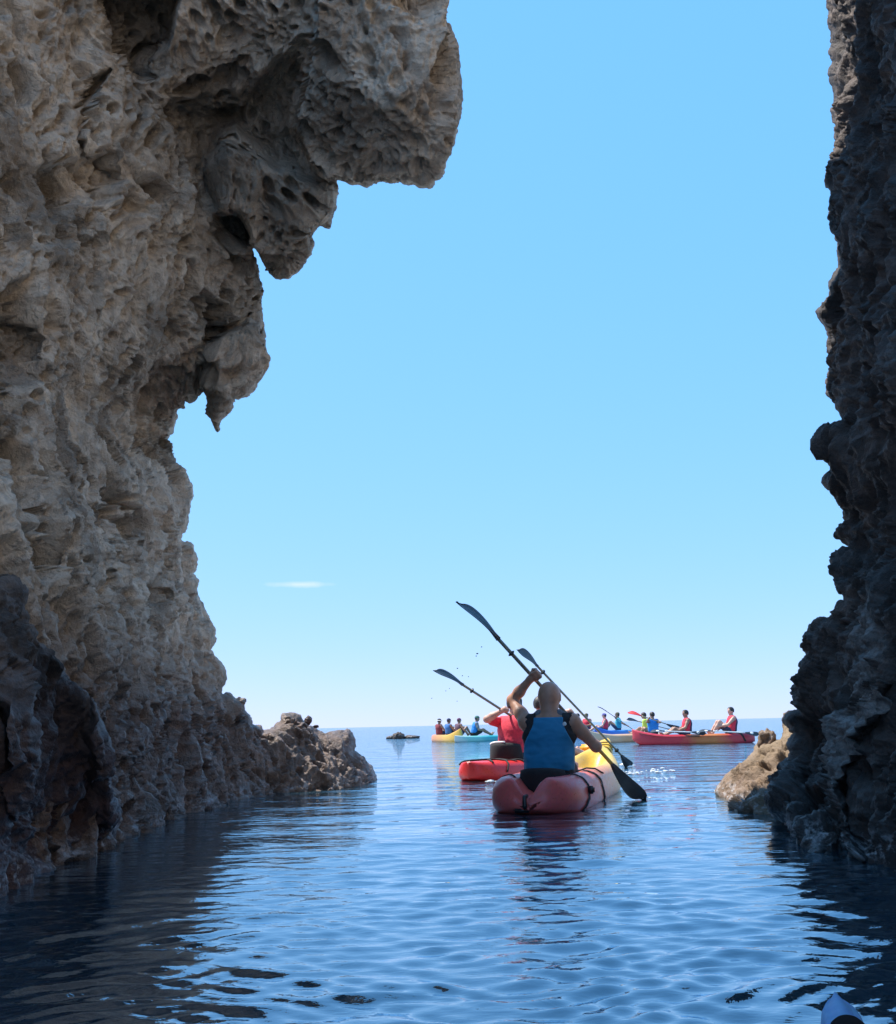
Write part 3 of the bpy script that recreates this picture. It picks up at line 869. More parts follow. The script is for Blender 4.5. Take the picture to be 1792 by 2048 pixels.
def person(label, seat, yaw, skin=SKIN_A, vest=None, shirt=None, shorts=NAVY, head='hair', head_mat=HAIR, hands=None,
           hands_world=True, legs='bent', lean=(0.0, 0.0), h=0.02, sc=1.0, group=None, poles=None, fingers=False, grip=None,
           look=0.0, panel=False, vest_strap=None, head_sc=1.0):
    """one seated figure: +y is forward, origin on the seat"""
    seat = np.array(seat, float)
    c, s = math.cos(yaw), math.sin(yaw)
    Rz = np.array([[c, -s, 0], [s, c, 0], [0, 0, 1]])

    def loc(p): return (Rz.T @ (np.array(p, float) - seat)) / sc
    lx, ly = lean
    pel = np.array((0, 0, 0.10)); bel = np.array((lx * .25, ly * .25, 0.25)); che = np.array((lx * .65, ly * .65 - .01, 0.42))
    nek = np.array((lx, ly - .015, 0.565)); hed = np.array((lx * 1.1, ly * 1.12 + .02, 0.725 - .12 * (head_sc - 1)))
    hs_ = head_sc
    shl = [np.array((sg * 0.185 + lx * .9, ly * .9 - .015, 0.515)) for sg in (-1, 1)]
    hips = [np.array((sg * 0.095, 0.02, 0.095)) for sg in (-1, 1)]
    if legs == 'bent': kn, an = (.14, .40, .26), (.15, .76, .05)
    elif legs == 'knees_up': kn, an = (.13, .36, .42), (.13, .62, .05)
    else: kn, an = (.13, .46, .14), (.13, .88, .04)
    knees = [np.array((sg * kn[0], kn[1], kn[2])) for sg in (-1, 1)]
    anks = [np.array((sg * an[0], an[1], an[2])) for sg in (-1, 1)]
    if hands is None:
        hl = [np.array((-.13, .34, .27)), np.array((.13, .34, .27))]
    else:
        hl = [loc(p) if hands_world else np.array(p, float) for p in hands]
    pl = poles or [(-.55, .0, .15), (.55, .0, .15)]
    el = []
    for i in (0, 1):
        e, hd = elbow(shl[i], hl[i], 0.285, 0.265, shl[i] + np.array(pl[i]) if poles else pl[i])
        el.append(e); hl[i] = hd
    pts = np.array([pel, hed + (0, 0, .12), hed + (.1, .14, 0)] + shl + hips + knees + anks + el + hl + [a + (0, .16, .1) for a in anks])
    fld = Field(pts.min(0) - 0.17, pts.max(0) + 0.17, h)
    v = fld.new()
    TORSO = [(pel, bel, .115, .112, (1.35, .92, 1)), (bel, che, .112, .125, (1.32, .88, 1)), (che, che + (0, 0, .085), .12, .085, (1.45, .85, 1))]
    SHD = [(shl[0] * .55 + nek * .45 - (0, 0, .02), shl[0], .06, .066), (shl[1] * .55 + nek * .45 - (0, 0, .02), shl[1], .06, .066)]
    for a, b_, ra, rb, fl in TORSO: fld.cone(v, a, b_, ra, rb, .05, fl)
    for a, b_, ra, rb in SHD: fld.cone(v, a, b_, ra, rb, .05)
    fld.cone(v, nek - (0, 0, .05), nek + (0, .015, .07), .062, .056, .035)
    # head
    lk = np.array((math.sin(-look), math.cos(look), 0)); sd = np.array((lk[1], -lk[0], 0))
    fld.cone(v, hed + (0, 0, .03) - lk * .018, hed + (0, 0, .03) + lk * .018, .083 * hs_, .083 * hs_, .02, (.95, 1.0, 1.12))
    fld.cone(v, hed - (0, 0, .02) + lk * .02, hed - (0, 0, .075) + lk * .045, .068 * hs_, .038 * hs_, .04)
    if hs_ > 1: fld.cone(v, nek, hed - lk * .03, .07, .07, .04)
    fld.cone(v, hed + lk * .095 + (0, 0, .015), hed + lk * .112 - (0, 0, .022), .009, .014, .015)       # nose
    fld.cone(v, hed + lk * .083 + sd * .03 + (0, 0, .028), hed + lk * .083 - sd * .03 + (0, 0, .028), .012, .012, .015)   # brow
    fld.cone(v, hed + lk * .088 - (0, 0, .055) + sd * .018, hed + lk * .088 - (0, 0, .055) - sd * .018, .009, .009, .012)  # lips
    for sg in (-1, 1):
        e0 = hed + sd * sg * .082 * hs_ - lk * .005
        fld.cone(v, e0 + (0, 0, .022), e0 - (0, 0, .02), .015, .011, .008, (.6, 1, 1))
    # arms and hands
    HANDS = fld.new() if fingers else None
    for i in (0, 1):
        fld.cone(v, shl[i], shl[i] * .6 + el[i] * .4, .062, .052, .035)
        fld.cone(v, shl[i] * .6 + el[i] * .4, el[i], .052, .041, .03)
        fld.cone(v, el[i], el[i] * .62 + hl[i] * .38, .043, .044, .03)
        fld.cone(v, el[i] * .62 + hl[i] * .38, hl[i], .044, .028, .03)
        fdir = (hl[i] - el[i]); fdir /= np.linalg.norm(fdir)
        if fingers and grip is not None:
            # the palm lies on the shaft, four fingers close round it, the thumb comes from the side
            ax = Rz.T @ np.array(grip, float); ax /= np.linalg.norm(ax)
            nrm = fdir - ax * (fdir @ ax); nrm /= np.linalg.norm(nrm)
            tn = np.cross(ax, nrm)
            ctr = hl[i] + nrm * .062                               # shaft centre
            fld.cone(v, hl[i] - nrm * .01, hl[i] + nrm * .028, .030, .030, .02)
            fld.cone(v, hl[i] + nrm * .03 - ax * .03, hl[i] + nrm * .03 + ax * .03, .021, .021, .012)
            for j, (o, ln) in enumerate(((-.033, .9), (-.011, 1.0), (.011, .96), (.033, .82))):
                b0 = ctr + ax * o
                ring = [b0 - nrm * .028 + tn * .014, b0 - nrm * .006 + tn * .031 * ln, b0 + nrm * .022 + tn * .022, b0 + nrm * .027 * ln - tn * .008]
                for a, b_ in zip(ring[:-1], ring[1:]): fld.cone(v, a, b_, .0105, .0095, .006)
            t0 = ctr - nrm * .03 - ax * .03
            for a, b_ in ((t0, ctr - ax * .046 - tn * .022 - nrm * .005), (ctr - ax * .046 - tn * .022 - nrm * .005, ctr - ax * .034 - tn * .016 + nrm * .022)):
                fld.cone(v, a, b_, .013, .011, .008)
        else:
            fld.cone(v, hl[i], hl[i] + fdir * .05, .030, .036, .02)
            if h < .022:
                fld.cone(v, hl[i] + fdir * .05, hl[i] + fdir * .09 - (0, 0, .03), .033, .026, .02)
    # legs and feet
    for i in (0, 1):
        fld.cone(v, hips[i], knees[i], .092, .058, .05)
        fld.cone(v, knees[i], knees[i] * .65 + anks[i] * .35 - (0, 0, .012), .056, .054, .03)
        fld.cone(v, knees[i] * .65 + anks[i] * .35 - (0, 0, .012), anks[i], .054, .036, .03)
        fld.cone(v, anks[i] - (0, 0.02, .015), anks[i] + (0, .09, .10), .036, .026, .03)
    me = fld.mesh(v, 'person')
    o = link('person', me, skin)
    o.location = seat; o.rotation_euler = (0, 0, yaw); o.scale = (sc, sc, sc)
    tag(o, label, 'person', group)
    gx, gy, gz = fld.grid()

    def torso(dil):
        t = fld.new()
        for a, b_, ra, rb, fl in TORSO: fld.cone(t, a, b_, ra, rb, .05, fl, dil)
        return t

    def part(vol, name, mt):
        m_ = fld.mesh(vol, name)
        if m_ is not None: link(name, m_, mt, o)
    rx = gx - lx * np.clip(gz / .55, 0, 1)
    if shirt is not None:
        t = torso(.014)
        for a, b_, ra, rb in SHD: fld.cone(t, a, b_, ra, rb, .05, (1, 1, 1), .014)
        for i in (0, 1): fld.cone(t, shl[i], shl[i] * .35 + el[i] * .65, .066, .056, .03, (1, 1, 1), .012)
        part(np.maximum(t, np.maximum(.04 - gz, gz - .585)), 'shirt', shirt)
    if vest is not None:
        t = torso(.036)
        for a, b_, ra, rb in SHD: fld.cone(t, a, b_ * .75 + a * .25, ra, rb, .04, (1, 1, 1), .024)
        armcut = fld.new()
        for i in (0, 1): fld.cone(armcut, shl[i] + (0.02 * (-1, 1)[i], 0, -.01), shl[i] * .4 + el[i] * .6, .07, .06, .01)
        base = np.maximum(t, -armcut)
        neck = np.sqrt((gx - nek[0]) ** 2 + (gy - nek[1] - .03) ** 2) - .085
        base = np.maximum(base, np.minimum(-neck, .555 - gz) if False else np.where(gz > .50, -neck, -1.0))
        base = np.maximum(base, np.maximum(.13 - gz, gz - .60))
        if panel:
            wv = .205 - .085 * sstep(.30, .53, gz)
            nb = np.abs(base) < .05
            qx = np.argwhere(nb)
            base[nb] += .0075 * fbm(np.stack([fld.ax[0][qx[:, 0]] * 9, fld.ax[1][qx[:, 1]] * 9, fld.ax[2][qx[:, 2]] * 17], -1), 2, 9)
            blue = np.maximum(base, np.maximum(np.abs(rx) - wv, gz - .555))
            part(blue, 'vest', vest)
            blk = np.maximum(base + .010, np.maximum(-(np.abs(rx) - wv + .012), .22 - gz))
            part(blk, 'vest_strap', vest_strap or BLACK)
            # padded collar
            for sg in (-1, 1):
                col = fld.new()
                fld.cone(col, nek + (sg * .085, -.02, .03), nek + (sg * .125, .0, -.01), .026, .034, .03)
                fld.cone(col, nek + (sg * .085, -.01, .0), nek + (sg * .075, .07, -.04), .024, .03, .03)
                part(col, 'collar', GREYF)
        else:
            part(base, 'vest', vest)
            if vest_strap is not None:
                bp = np.maximum(torso(.07), np.maximum(np.maximum(gy - ly * np.clip(gz / .55, 0, 1) + .075, np.abs(rx) - .17), np.maximum(.12 - gz, gz - .55)))
                part(bp, 'back_pad', vest_strap)
    if shorts is not None:
        t = fld.new()
        fld.cone(t, pel - (0, 0, .01), bel - (0, 0, .03), .118, .114, .05, (1.35, .95, 1), .012)
        for i in (0, 1): fld.cone(t, hips[i], hips[i] * .35 + knees[i] * .65, .097, .078, .05, (1, 1, 1), .012)
        part(np.maximum(t, gz - .22 - .4 * np.clip(gy, 0, 1)), 'shorts', shorts)
    hz = hed + (0, 0, .03)
    up = gz - hz[2]
    fw = (gx - hz[0]) * lk[0] + (gy - hz[1]) * lk[1]
    if head in ('hair', 'cap', 'hat', 'long'):
        t = fld.new()
        fld.cone(t, hz - lk * .02, hz + lk * .014, .083, .083, .01, (.95, 1.0, 1.12), .014)
        if head == 'long':
            fld.cone(t, hz - lk * .05, hz - lk * .08 - (0, 0, .16), .07, .055, .03)
        if head in ('hair', 'long'):
            part(np.maximum(t, np.maximum(fw - .055 - .4 * np.clip(up, 0, 1), -(up + .03 + .5 * np.clip(-fw, 0, .1)) if head == 'hair' else fw - .05)), 'hair', head_mat)
        else:
            cap = np.maximum(t, -(up - .005))
            part(cap, 'cap' if head == 'cap' else 'hat', head_mat)
            br = fld.new()
            if head == 'cap':
                fld.cone(br, hz + lk * .085 + (0, 0, .012), hz + lk * .15 - (0, 0, .002), .06, .045, .01, (1, 1, .22))
            else:
                fld.cone(br, hz + (0, 0, .012) - lk * .02, hz + (0, 0, .006) + lk * .03, .15, .145, .01, (1, 1, .16))
            part(br, 'brim', WHITEF if head == 'hat' else head_mat)
            hr = np.maximum(t + .007, np.maximum(fw - .01, up - .01))
            part(np.maximum(hr, -(up + .075)), 'hair', HAIR)
    return o, dict(sh=[Rz @ (p * sc) + seat for p in shl], hands=[Rz @ (p * sc) + seat for p in hl], head=Rz @ (hed * sc) + seat)


# ---------------------------------------------------------------- kayaks
def kayak_material(name, stops, rough=0.33):
    """rotomoulded plastic whose colours flow into each other along the hull"""
    m, n, l, b = mat(name)
    tc = n.new('ShaderNodeTexCoord')
    sx = n.new('ShaderNodeSeparateXYZ'); l.new(tc.outputs['Object'], sx.inputs[0])
    nz = n.new('ShaderNodeTexNoise'); nz.inputs['Scale'].default_value = 3.5; nz.inputs['Detail'].default_value = 5
    l.new(tc.outputs['Object'], nz.inputs['Vector'])
    ma = n.new('ShaderNodeMath'); ma.operation = 'MULTIPLY_ADD'
    l.new(nz.outputs['Fac'], ma.inputs[0]); ma.inputs[1].default_value = 0.9; l.new(sx.outputs['Y'], ma.inputs[2])
    mr = n.new('ShaderNodeMapRange'); mr.inputs[1].default_value = -1.9 + .45; mr.inputs[2].default_value = 1.9 + .45
    l.new(ma.outputs[0], mr.inputs[0])
    cr_ = n.new('ShaderNodeValToRGB')
    el_ = cr_.color_ramp.elements
    while len(el_) < len(stops): el_.new(0.5)
    for e, (p, c_) in zip(el_, stops):
        e.position = p; e.color = c_ + (1,)
    l.new(mr.outputs[0], cr_.inputs[0])
    n2 = n.new('ShaderNodeTexNoise'); n2.inputs['Scale'].default_value = 40; n2.inputs['Detail'].default_value = 6
    l.new(tc.outputs['Object'], n2.inputs['Vector'])
    mx = n.new('ShaderNodeMix'); mx.data_type = 'RGBA'; mx.blend_type = 'MULTIPLY'
    mx.inputs['Factor'].default_value = 0.35
    l.new(cr_.outputs['Color'], mx.inputs['A']); l.new(n2.outputs['Color'], mx.inputs['B'])
    l.new(cr_.outputs['Color'], mx.inputs['A'])
    sc_ = n.new('ShaderNodeMapRange'); sc_.inputs[1].default_value = .3; sc_.inputs[2].default_value = .7
    sc_.inputs[3].default_value = rough - .08; sc_.inputs[4].default_value = rough + .15
    l.new(n2.outputs['Fac'], sc_.inputs[0]); l.new(sc_.outputs[0], b.inputs['Roughness'])
    g = n.new('ShaderNodeMix'); g.data_type = 'RGBA'
    l.new(mx.outputs['Result'], b.inputs['Base Color'])
    n.remove(g)
    bp = n.new('ShaderNodeBump'); bp.inputs['Strength'].default_value = 0.12; bp.inputs['Distance'].default_value = 0.01
    l.new(n2.outputs['Fac'], bp.inputs['Height']); l.new(bp.outputs[0], b.inputs['Normal'])
    return m


class Hull:
    def __init__(self, L, B, top=0.25, bow_rise=0.10, stern_rise=0.0, pst=7, qst=.5, pbw=2.4, qbw=.75, wells=((-1.1, -.28), (-.12, .62)), well=0.13, nose=False):
        self.__dict__.update(nose=nose, L=L, B=B, top=top, br=bow_rise, sr=stern_rise, pst=pst, qst=qst, pbw=pbw, qbw=qbw, wells=wells, well=well)

    def sec(self, s):
        a = min(abs(s), 0.99995)
        if s < 0: b_ = self.B / 2 * (1 - a ** self.pst) ** self.qst
        else: b_ = self.B / 2 * (1 - a ** self.pbw) ** self.qbw
        if self.nose:                 # narrow rounded nose that widens slowly
            ds = (1 - s) * self.L / 2
            b_ = .036 * min(1.0, ds / .06 + .002) ** .5 + (self.B / 2 - .036) * float(sstep(.10, 1.5, ds))
            if s < -.2: b_ = min(b_, self.B / 2 * (1 - a ** self.pst) ** self.qst)
        zt = self.top + self.br * max(0, (s - .35) / .65) ** 2 + self.sr * max(0, (-s - .5) / .5) ** 2
        w = 0
        for lo, hi in self.wells:
            w = max(w, float(sstep(lo - .06, lo + .06, s) * (1 - sstep(hi - .08, hi + .08, s))))
        c = zt + .01 - self.well * w
        kz = -.09 * (1 - a ** 6) + (self.br * .8 * max(0, (s - .75) / .25) ** 2 if s > 0 else .03 * max(0, (-s - .85) / .15))
        if s < 0:                      # the stern notch: lobes rise as the hull widens
            zt = c + (zt - c) * float(sstep(.0, .62, 2 * b_ / self.B))
        hgt = zt - c
        pts = [(0, c), (.14, c + .05 * hgt), (.27, c + .24 * hgt), (.39, c + .56 * hgt), (.51, c + .88 * hgt), (.63, zt + .002), (.77, zt - .006),
               (.90, zt - .035), (.975, zt - .085), (1.0, kz + (zt - kz) * .48), (.985, kz + (zt - kz) * .33), (.90, kz + (zt - kz) * .17),
               (.70, kz + (zt - kz) * .06), (.40, kz + .01), (0, kz)]
        return np.array([(u * b_, z) for u, z in pts])

    def mesh(self, name, n=64):
        ss = np.sin(np.linspace(-math.pi / 2, math.pi / 2, n))
        ss = np.clip(ss, -.9999, .9999)
        rings = []
        for s in ss:
            r = self.sec(s)
            ring = np.concatenate([r, (r * (-1, 1))[::-1][1:-1]])
            rings.append(np.column_stack([ring[:, 0], np.full(len(ring), s * self.L / 2), ring[:, 1]]))
        R_ = np.array(rings); m_ = R_.shape[1]
        idx = np.arange(n * m_).reshape(n, m_)
        nx = np.roll(idx, -1, 1)
        q = np.stack([idx[:-1], nx[:-1], nx[1:], idx[1:]], -1).reshape(-1, 4)
        V = R_.reshape(-1, 3)
        V = np.concatenate([V, [R_[0].mean(0), R_[-1].mean(0)]])
        caps = [(idx[0, (i + 1) % m_], idx[0, i], n * m_, n * m_) for i in range(m_)] + [(idx[-1, i], idx[-1, (i + 1) % m_], n * m_ + 1, n * m_ + 1) for i in range(m_)]
        faces = [tuple(f) for f in q] + [tuple(f[:3]) for f in caps]
        return py_mesh(name, V, faces)

    def pt(self, s, v, off=0.0):
        """point on the skin: v 0 = deck centre ... 14 = keel; negative = port side"""
        r = self.sec(s); a = abs(v); i = min(int(a), 13); f = a - i
        p = r[i] * (1 - f) + r[i + 1] * f
        t = r[i + 1] - r[i]; nn = np.array((-t[1], t[0])); nn /= np.linalg.norm(nn) + 1e-9
        if nn @ (p - np.array((0, .05))) < 0: nn = -nn
        p = p + nn * off
        return np.array((p[0] * (1 if v >= 0 else -1), s * self.L / 2, p[1]))


def ribbon(name, pts, width, thick, material, parent=None, up=None, side=None):
    """flat strap following points"""
    P = np.array(pts, float)
    t = np.gradient(P, axis=0); t /= np.linalg.norm(t, axis=1, keepdims=True) + 1e-9
    sd = np.array(side if side is not None else (0, 1, 0), float)
    V = []
    for p, tt in zip(P, t):
        w = sd - tt * (sd @ tt); w /= np.linalg.norm(w) + 1e-9
        nrm = np.cross(tt, w)
        for a, b_ in ((-1, -1), (1, -1), (1, 1), (-1, 1)):
            V.append(p + w * a * width / 2 + nrm * b_ * thick / 2)
    Fc = []
    for i in range(len(P) - 1):
        for k in range(4):
            a, b_ = i * 4 + k, i * 4 + (k + 1) % 4
            Fc.append((a, b_, b_ + 4, a + 4))
    Fc += [(3, 2, 1, 0), tuple(len(V) - 4 + k for k in range(4))]
    return link(name, py_mesh(name, V, Fc, False), material, parent)


def tube_mesh(name, pts, rad, n=10):
    P = np.array(pts, float)
    rad = np.broadcast_to(np.array(rad, float), (len(P),))
    t = np.gradient(P, axis=0); t /= np.linalg.norm(t, axis=1, keepdims=True) + 1e-9
    ref = np.array((0.31, 0.22, 0.92))
    V, Fc = [], []
    for p, tt, r in zip(P, t, rad):
        a = np.cross(tt, ref); a /= np.linalg.norm(a) + 1e-9
        b_ = np.cross(tt, a)
        for k in range(n):
            ang = 6.28318 * k / n
            V.append(p + (a * math.cos(ang) + b_ * math.sin(ang)) * r)
    for i in range(len(P) - 1):
        for k in range(n):
            Fc.append((i * n + k, i * n + (k + 1) % n, (i + 1) * n + (k + 1) % n, (i + 1) * n + k))
    Fc += [tuple(range(n - 1, -1, -1)), tuple((len(P) - 1) * n + k for k in range(n))]
    return py_mesh(name, V, Fc)


def round_box(name, size, bevel, material, parent, loc=(0, 0, 0), rot=(0, 0, 0), seg=3):
    bm = bmesh.new()
    bmesh.ops.create_cube(bm, size=1)
    for v in bm.verts: v.co = (v.co.x * size[0], v.co.y * size[1], v.co.z * size[2])
    bmesh.ops.bevel(bm, geom=bm.edges[:], offset=bevel, segments=seg, affect='EDGES')
    me = bpy.data.meshes.new(name); bm.to_mesh(me); bm.free()
    me.polygons.foreach_set('use_smooth', [True] * len(me.polygons))
    o = link(name, me, material, parent)
    o.location = loc; o.rotation_euler = rot
    return o


def backrest(parent, y, z, w=.40, hgt=.30, material=BLACK, edge=None):
    """curved padded seat back"""
    V, Fc = [], []
    nu, nv = 13, 7
    for side in (0, 1):
        for j in range(nv):
            for i in range(nu):
                u = i / (nu - 1) * 2 - 1; v = j / (nv - 1)
                ww = w / 2 * (1 - .12 * v)
                th = .028 * (1 - .6 * abs(u) ** 4) * (1 - .6 * abs(2 * v - 1) ** 4)
                V.append((u * ww, y + .10 * u * u - .03 * v + (-th if side == 0 else th), z + hgt * (v * (1 - .10 * abs(u) ** 3))))
    N = nu * nv
    for j in range(nv - 1):
        for i in range(nu - 1):
            a = j * nu + i
            Fc.append((a, a + 1, a + nu + 1, a + nu)); Fc.append((N + a, N + a + nu, N + a + nu + 1, N + a + 1))
    rim = [i for i in range(nu)] + [j * nu + nu - 1 for j in range(1, nv)] + [(nv - 1) * nu + i for i in range(nu - 2, -1, -1)] + [j * nu for j in range(nv - 2, 0, -1)]
    for a, b_ in zip(rim, rim[1:] + rim[:1]): Fc.append((b_, a, N + a, N + b_))
    o = link('backrest', py_mesh('backrest', V, Fc), material, parent)
    if edge is not None:
        pts = [(-w / 2 * .86 + w * .86 * t, y + .10 * (2 * t - 1) ** 2 - .03, z + hgt * (1 - .10 * abs(2 * t - 1) ** 3) + .006) for t in np.linspace(0, .62, 8)]
        link('edge_piping', tube_mesh('edge_piping', pts, .014), edge, o)
    return o


def place_kayak(label, hull, material, stern, bow_dir, group=None, n=64, z=0.0, bow=None):
    """root Empty amidships on the water; local +y points to the bow"""
    stern = np.array(stern, float); d = np.array(bow_dir, float); d /= np.linalg.norm(d)
    ctr = stern + d * hull.L / 2 if bow is None else np.array(bow, float) - d * hull.L / 2
    yaw = math.atan2(-d[0], d[1])
    r = empty('kayak', (ctr[0], ctr[1], z), yaw)
    tag(r, label, 'kayak', group)
    link('hull', hull.mesh('hull', n), material, r)
    return r, yaw


def kworld(r, p):
    c, s = math.cos(r.rotation_euler[2]), math.sin(r.rotation_euler[2])
    return np.array((r.location[0] + c * p[0] - s * p[1], r.location[1] + s * p[0] + c * p[1], r.location[2] + p[2]))


def cockpit(r, hull, ys, pad=BLACK, w=.36):
    for y in ys:
        zz = hull.sec(2 * y / hull.L)[0][1]
        round_box('seat_pad', (w, .36, .05), .02, pad, r, (0, y, zz + .03))


RED, ORANGE, YELLOW = (0.84, 0.135, 0.12), (0.66, 0.20, 0.045), (0.78, 0.50, 0.05)
K_FIRE = kayak_material('red_to_yellow_hull', [(0.0, RED), (0.18, (0.84, 0.15, 0.11)), (0.40, (0.78, 0.25, 0.10)), (0.60, (0.72, 0.36, 0.05)), (0.78, YELLOW)])
K_FIRE2 = kayak_material('bright_red_to_yellow_hull', [(0.0, (0.72, 0.03, 0.03)), (0.35, (0.70, 0.04, 0.03)), (0.52, ORANGE), (0.70, YELLOW)])
K_RED = kayak_material('red_orange_red_hull', [(0.0, (0.55, 0.03, 0.06)), (0.22, (0.55, 0.04, 0.05)), (0.36, (0.58, 0.20, 0.05)), (0.48, (0.52, 0.16, 0.05)), (0.60, (0.55, 0.03, 0.05))])
K_ORANGE = kayak_material('orange_yellow_hull', [(0.0, (0.62, 0.22, 0.16)), (0.4, (0.62, 0.25, 0.07)), (0.8, (0.72, 0.42, 0.06))])
K_TEAL = kayak_material('white_teal_hull', [(0.0, (0.02, 0.34, 0.44)), (0.55, (0.03, 0.40, 0.42)), (0.82, (0.25, 0.62, 0.55)), (0.97, (0.65, 0.72, 0.66))])
K_BLUE = kayak_material('blue_hull', [(0.0, (0.08, 0.28, 0.55)), (0.4, (0.03, 0.22, 0.60)), (0.8, (0.015, 0.14, 0.60))])
K_PEACH = kayak_material('cream_orange_hull', [(0.0, (0.70, 0.52, 0.34)), (0.6, (0.70, 0.40, 0.20)), (1.0, (0.72, 0.58, 0.40))])
K_PALE = kayak_material('pale_blue_grey_hull', [(0.0, (0.08, 0.22, 0.42)), (1.0, (0.10, 0.27, 0.52))], rough=.55)
PLASTIC = M('black_plastic', (0.018, 0.018, 0.02), rough=0.35, scale=50)
BLADE = M('dark_paddle_plastic', (0.035, 0.045, 0.055), rough=0.38, var=.2, scale=14)
SHAFT = M('grey_paddle_shaft', (0.19, 0.18, 0.13), rough=0.32, var=.12, scale=10)
SHAFTG = M('golden_paddle_shaft', (0.50, 0.34, 0.06), rough=0.32, var=.15, scale=10)
SHAFTW = M('white_paddle_shaft', (0.72, 0.72, 0.70), rough=0.35, scale=10)
REDBL = M('red_paddle_plastic', (0.60, 0.03, 0.03), rough=0.4, scale=10)


def paddle(label, A, B, mats=(BLADE, BLADE), shaft=SHAFT, facing=None, length=None, blade=.46, width=.16, feather=0.35, group='paddles of the kayakers', dots=False, rings=True):
    """double paddle between tips A and B (world)"""
    A, B = np.array(A, float), np.array(B, float)
    L = np.linalg.norm(B - A); ax = (B - A) / L; mid = (A + B) / 2
    r = empty('paddle', mid)
    tag(r, label, 'paddle', group)
    hl_ = L / 2 - blade * .86
    link('shaft', tube_mesh('shaft', [ax * t for t in np.linspace(-hl_, hl_, 9)], .0155), shaft, r)
    fc = np.array(facing if facing is not None else (0, -1, 0.15), float)
    ft = feather if isinstance(feather, tuple) else (.55, feather)
    for sg, mt, rot in ((-1, mats[0], ft[0]), (1, mats[1], ft[1])):
        d = ax * sg
        n0 = fc - d * (fc @ d); n0 /= np.linalg.norm(n0)
        w0 = np.cross(d, n0)
        nn = n0 * math.cos(rot) + w0 * math.sin(rot)
        w = np.cross(d, nn)
        V, Fc = [], []
        nu, nt = 9, 16
        for side in (1, -1):
            for i in range(nt):
                t = i / (nt - 1)
                wid = width / 2 * 1.16 * t ** .85 * math.sqrt(max(0.012, 1 - t ** 5)) + .014 * (1 - t)
                sk = .018 * math.sin(t * 2.6)
                cv = -.055 * (t - .15) ** 2 * (1 if t > .15 else 0) * 1.6
                for j in range(nu):
                    u = j / (nu - 1) * 2 - 1
                    rib = .010 * math.exp(-(u * 5) ** 2) * (1 - t)
                    th = (.004 + .010 * (1 - t) ** 3) * (1 - .7 * abs(u) ** 3) + rib
                    tip = -.045 * t ** 3 * (.6 * abs(u) ** 2 + .5 * u)
                    V.append(ax * sg * (hl_ + blade * t + tip) + w * (u * wid + sk) + nn * (cv + .035 * (u * u) * t * .6 + side * th))
        N = nu * nt
        for i in range(nt - 1):
            for j in range(nu - 1):
                a = i * nu + j
                Fc.append((a, a + 1, a + nu + 1, a + nu)); Fc.append((N + a, N + a + nu, N + a + nu + 1, N + a + 1))
        rim = list(range(nu)) + [i * nu + nu - 1 for i in range(1, nt)] + [(nt - 1) * nu + j for j in range(nu - 2, -1, -1)] + [i * nu for i in range(nt - 2, 0, -1)]
        for a, b_ in zip(rim, rim[1:] + rim[:1]): Fc.append((b_, a, N + a, N + b_))
        bo = link('blade', py_mesh('blade', V, Fc), mt, r)
        if dots:
            bm = bmesh.new(); bmesh.ops.create_uvsphere(bm, u_segments=14, v_segments=8, radius=.036)
            for v in bm.verts: v.co = Vector(w * v.co.x + d * v.co.y * 1.4 + nn * v.co.z * .3) + Vector(ax * sg * (hl_ + blade * .45) + nn * .004)
            me = bpy.data.meshes.new('white_mark'); bm.to_mesh(me); bm.free()
            link('white_mark', me, SHAFTW, bo)
        if rings:
            p = ax * sg * (hl_ - .16)
            link('drip_ring', tube_mesh('drip_ring', [p - ax * .012, p, p + ax * .012], [.018, .034, .018], 12), PLASTIC, r)
    return r


# ---- the nearest kayak and the man in the blue vest
H1 = Hull(3.9, .74, top=.262, bow_rise=.15, pst=12, qst=.5, pbw=2.6, qbw=.6, wells=((-1.3, -.30), (-.10, .80)), well=.155)
st1 = atw(1057.0, 1630.0)
d1 = np.array((math.sin(math.radians(15.5)), math.cos(math.radians(15.5)), 0))
k1, yaw1 = place_kayak('red to yellow kayak nearest the camera, stern towards us with black straps', H1, K_FIRE, (st1[0], st1[1], 0), d1, 'sit on top kayaks with paddlers', 90)
cockpit(k1, H1, (-1.12,))
backrest(k1, -1.42, .115, .40, .20)
for path in ([(-.78, 3.6), (-.76, 5), (-.73, 6.5), (-.70, 8), (-.71, 9), (-.76, 10), (-.80, 11.2)],
             [(-.52, 3.8), (-.46, 5), (-.40, 6.5), (-.34, 8), (-.30, 9), (-.26, 10), (-.22, 11)],
             [(-.78, -3.6), (-.76, -5), (-.73, -6.5), (-.70, -8), (-.72, -9), (-.78, -10.6)]):
    dens = []
    for (s0, v0), (s1, v1) in zip(path[:-1], path[1:]):
        for t in np.linspace(0, 1, 5)[:-1]: dens.append(H1.pt(s0 + (s1 - s0) * t, v0 + (v1 - v0) * t, .007))
    ribbon('strap', dens, .036, .006, BLACK, k1)
bk = H1.pt(-.70, 8.4, .02)
round_box('buckle', (.05, .07, .06), .012, PLASTIC, k1, bk, (0, 0, .3))
cord = [H1.pt(s_, v_, .012) for s_, v_ in ((-.70, 3.9), (-.60, 4.4), (-.50, 4.0), (-.40, 4.5), (-.30, 5.0), (-.24, 6.0), (-.20, 7.2))]
link('deck_cord', tube_mesh('deck_cord', cord, .007, 8), BLACK, k1)
ends = H1.pt(-.998, 0, .0)
link('carry_handle', tube_mesh('carry_handle', [(-.02, ends[1] + .05, ends[2] + .015), (-.022, ends[1] - .012, ends[2] + .012), (-.022, ends[1] - .03, ends[2] - .05), (-.02, ends[1] - .022, ends[2] - .07)],
                               [.014, .017, .017, .013]), PLASTIC, k1)
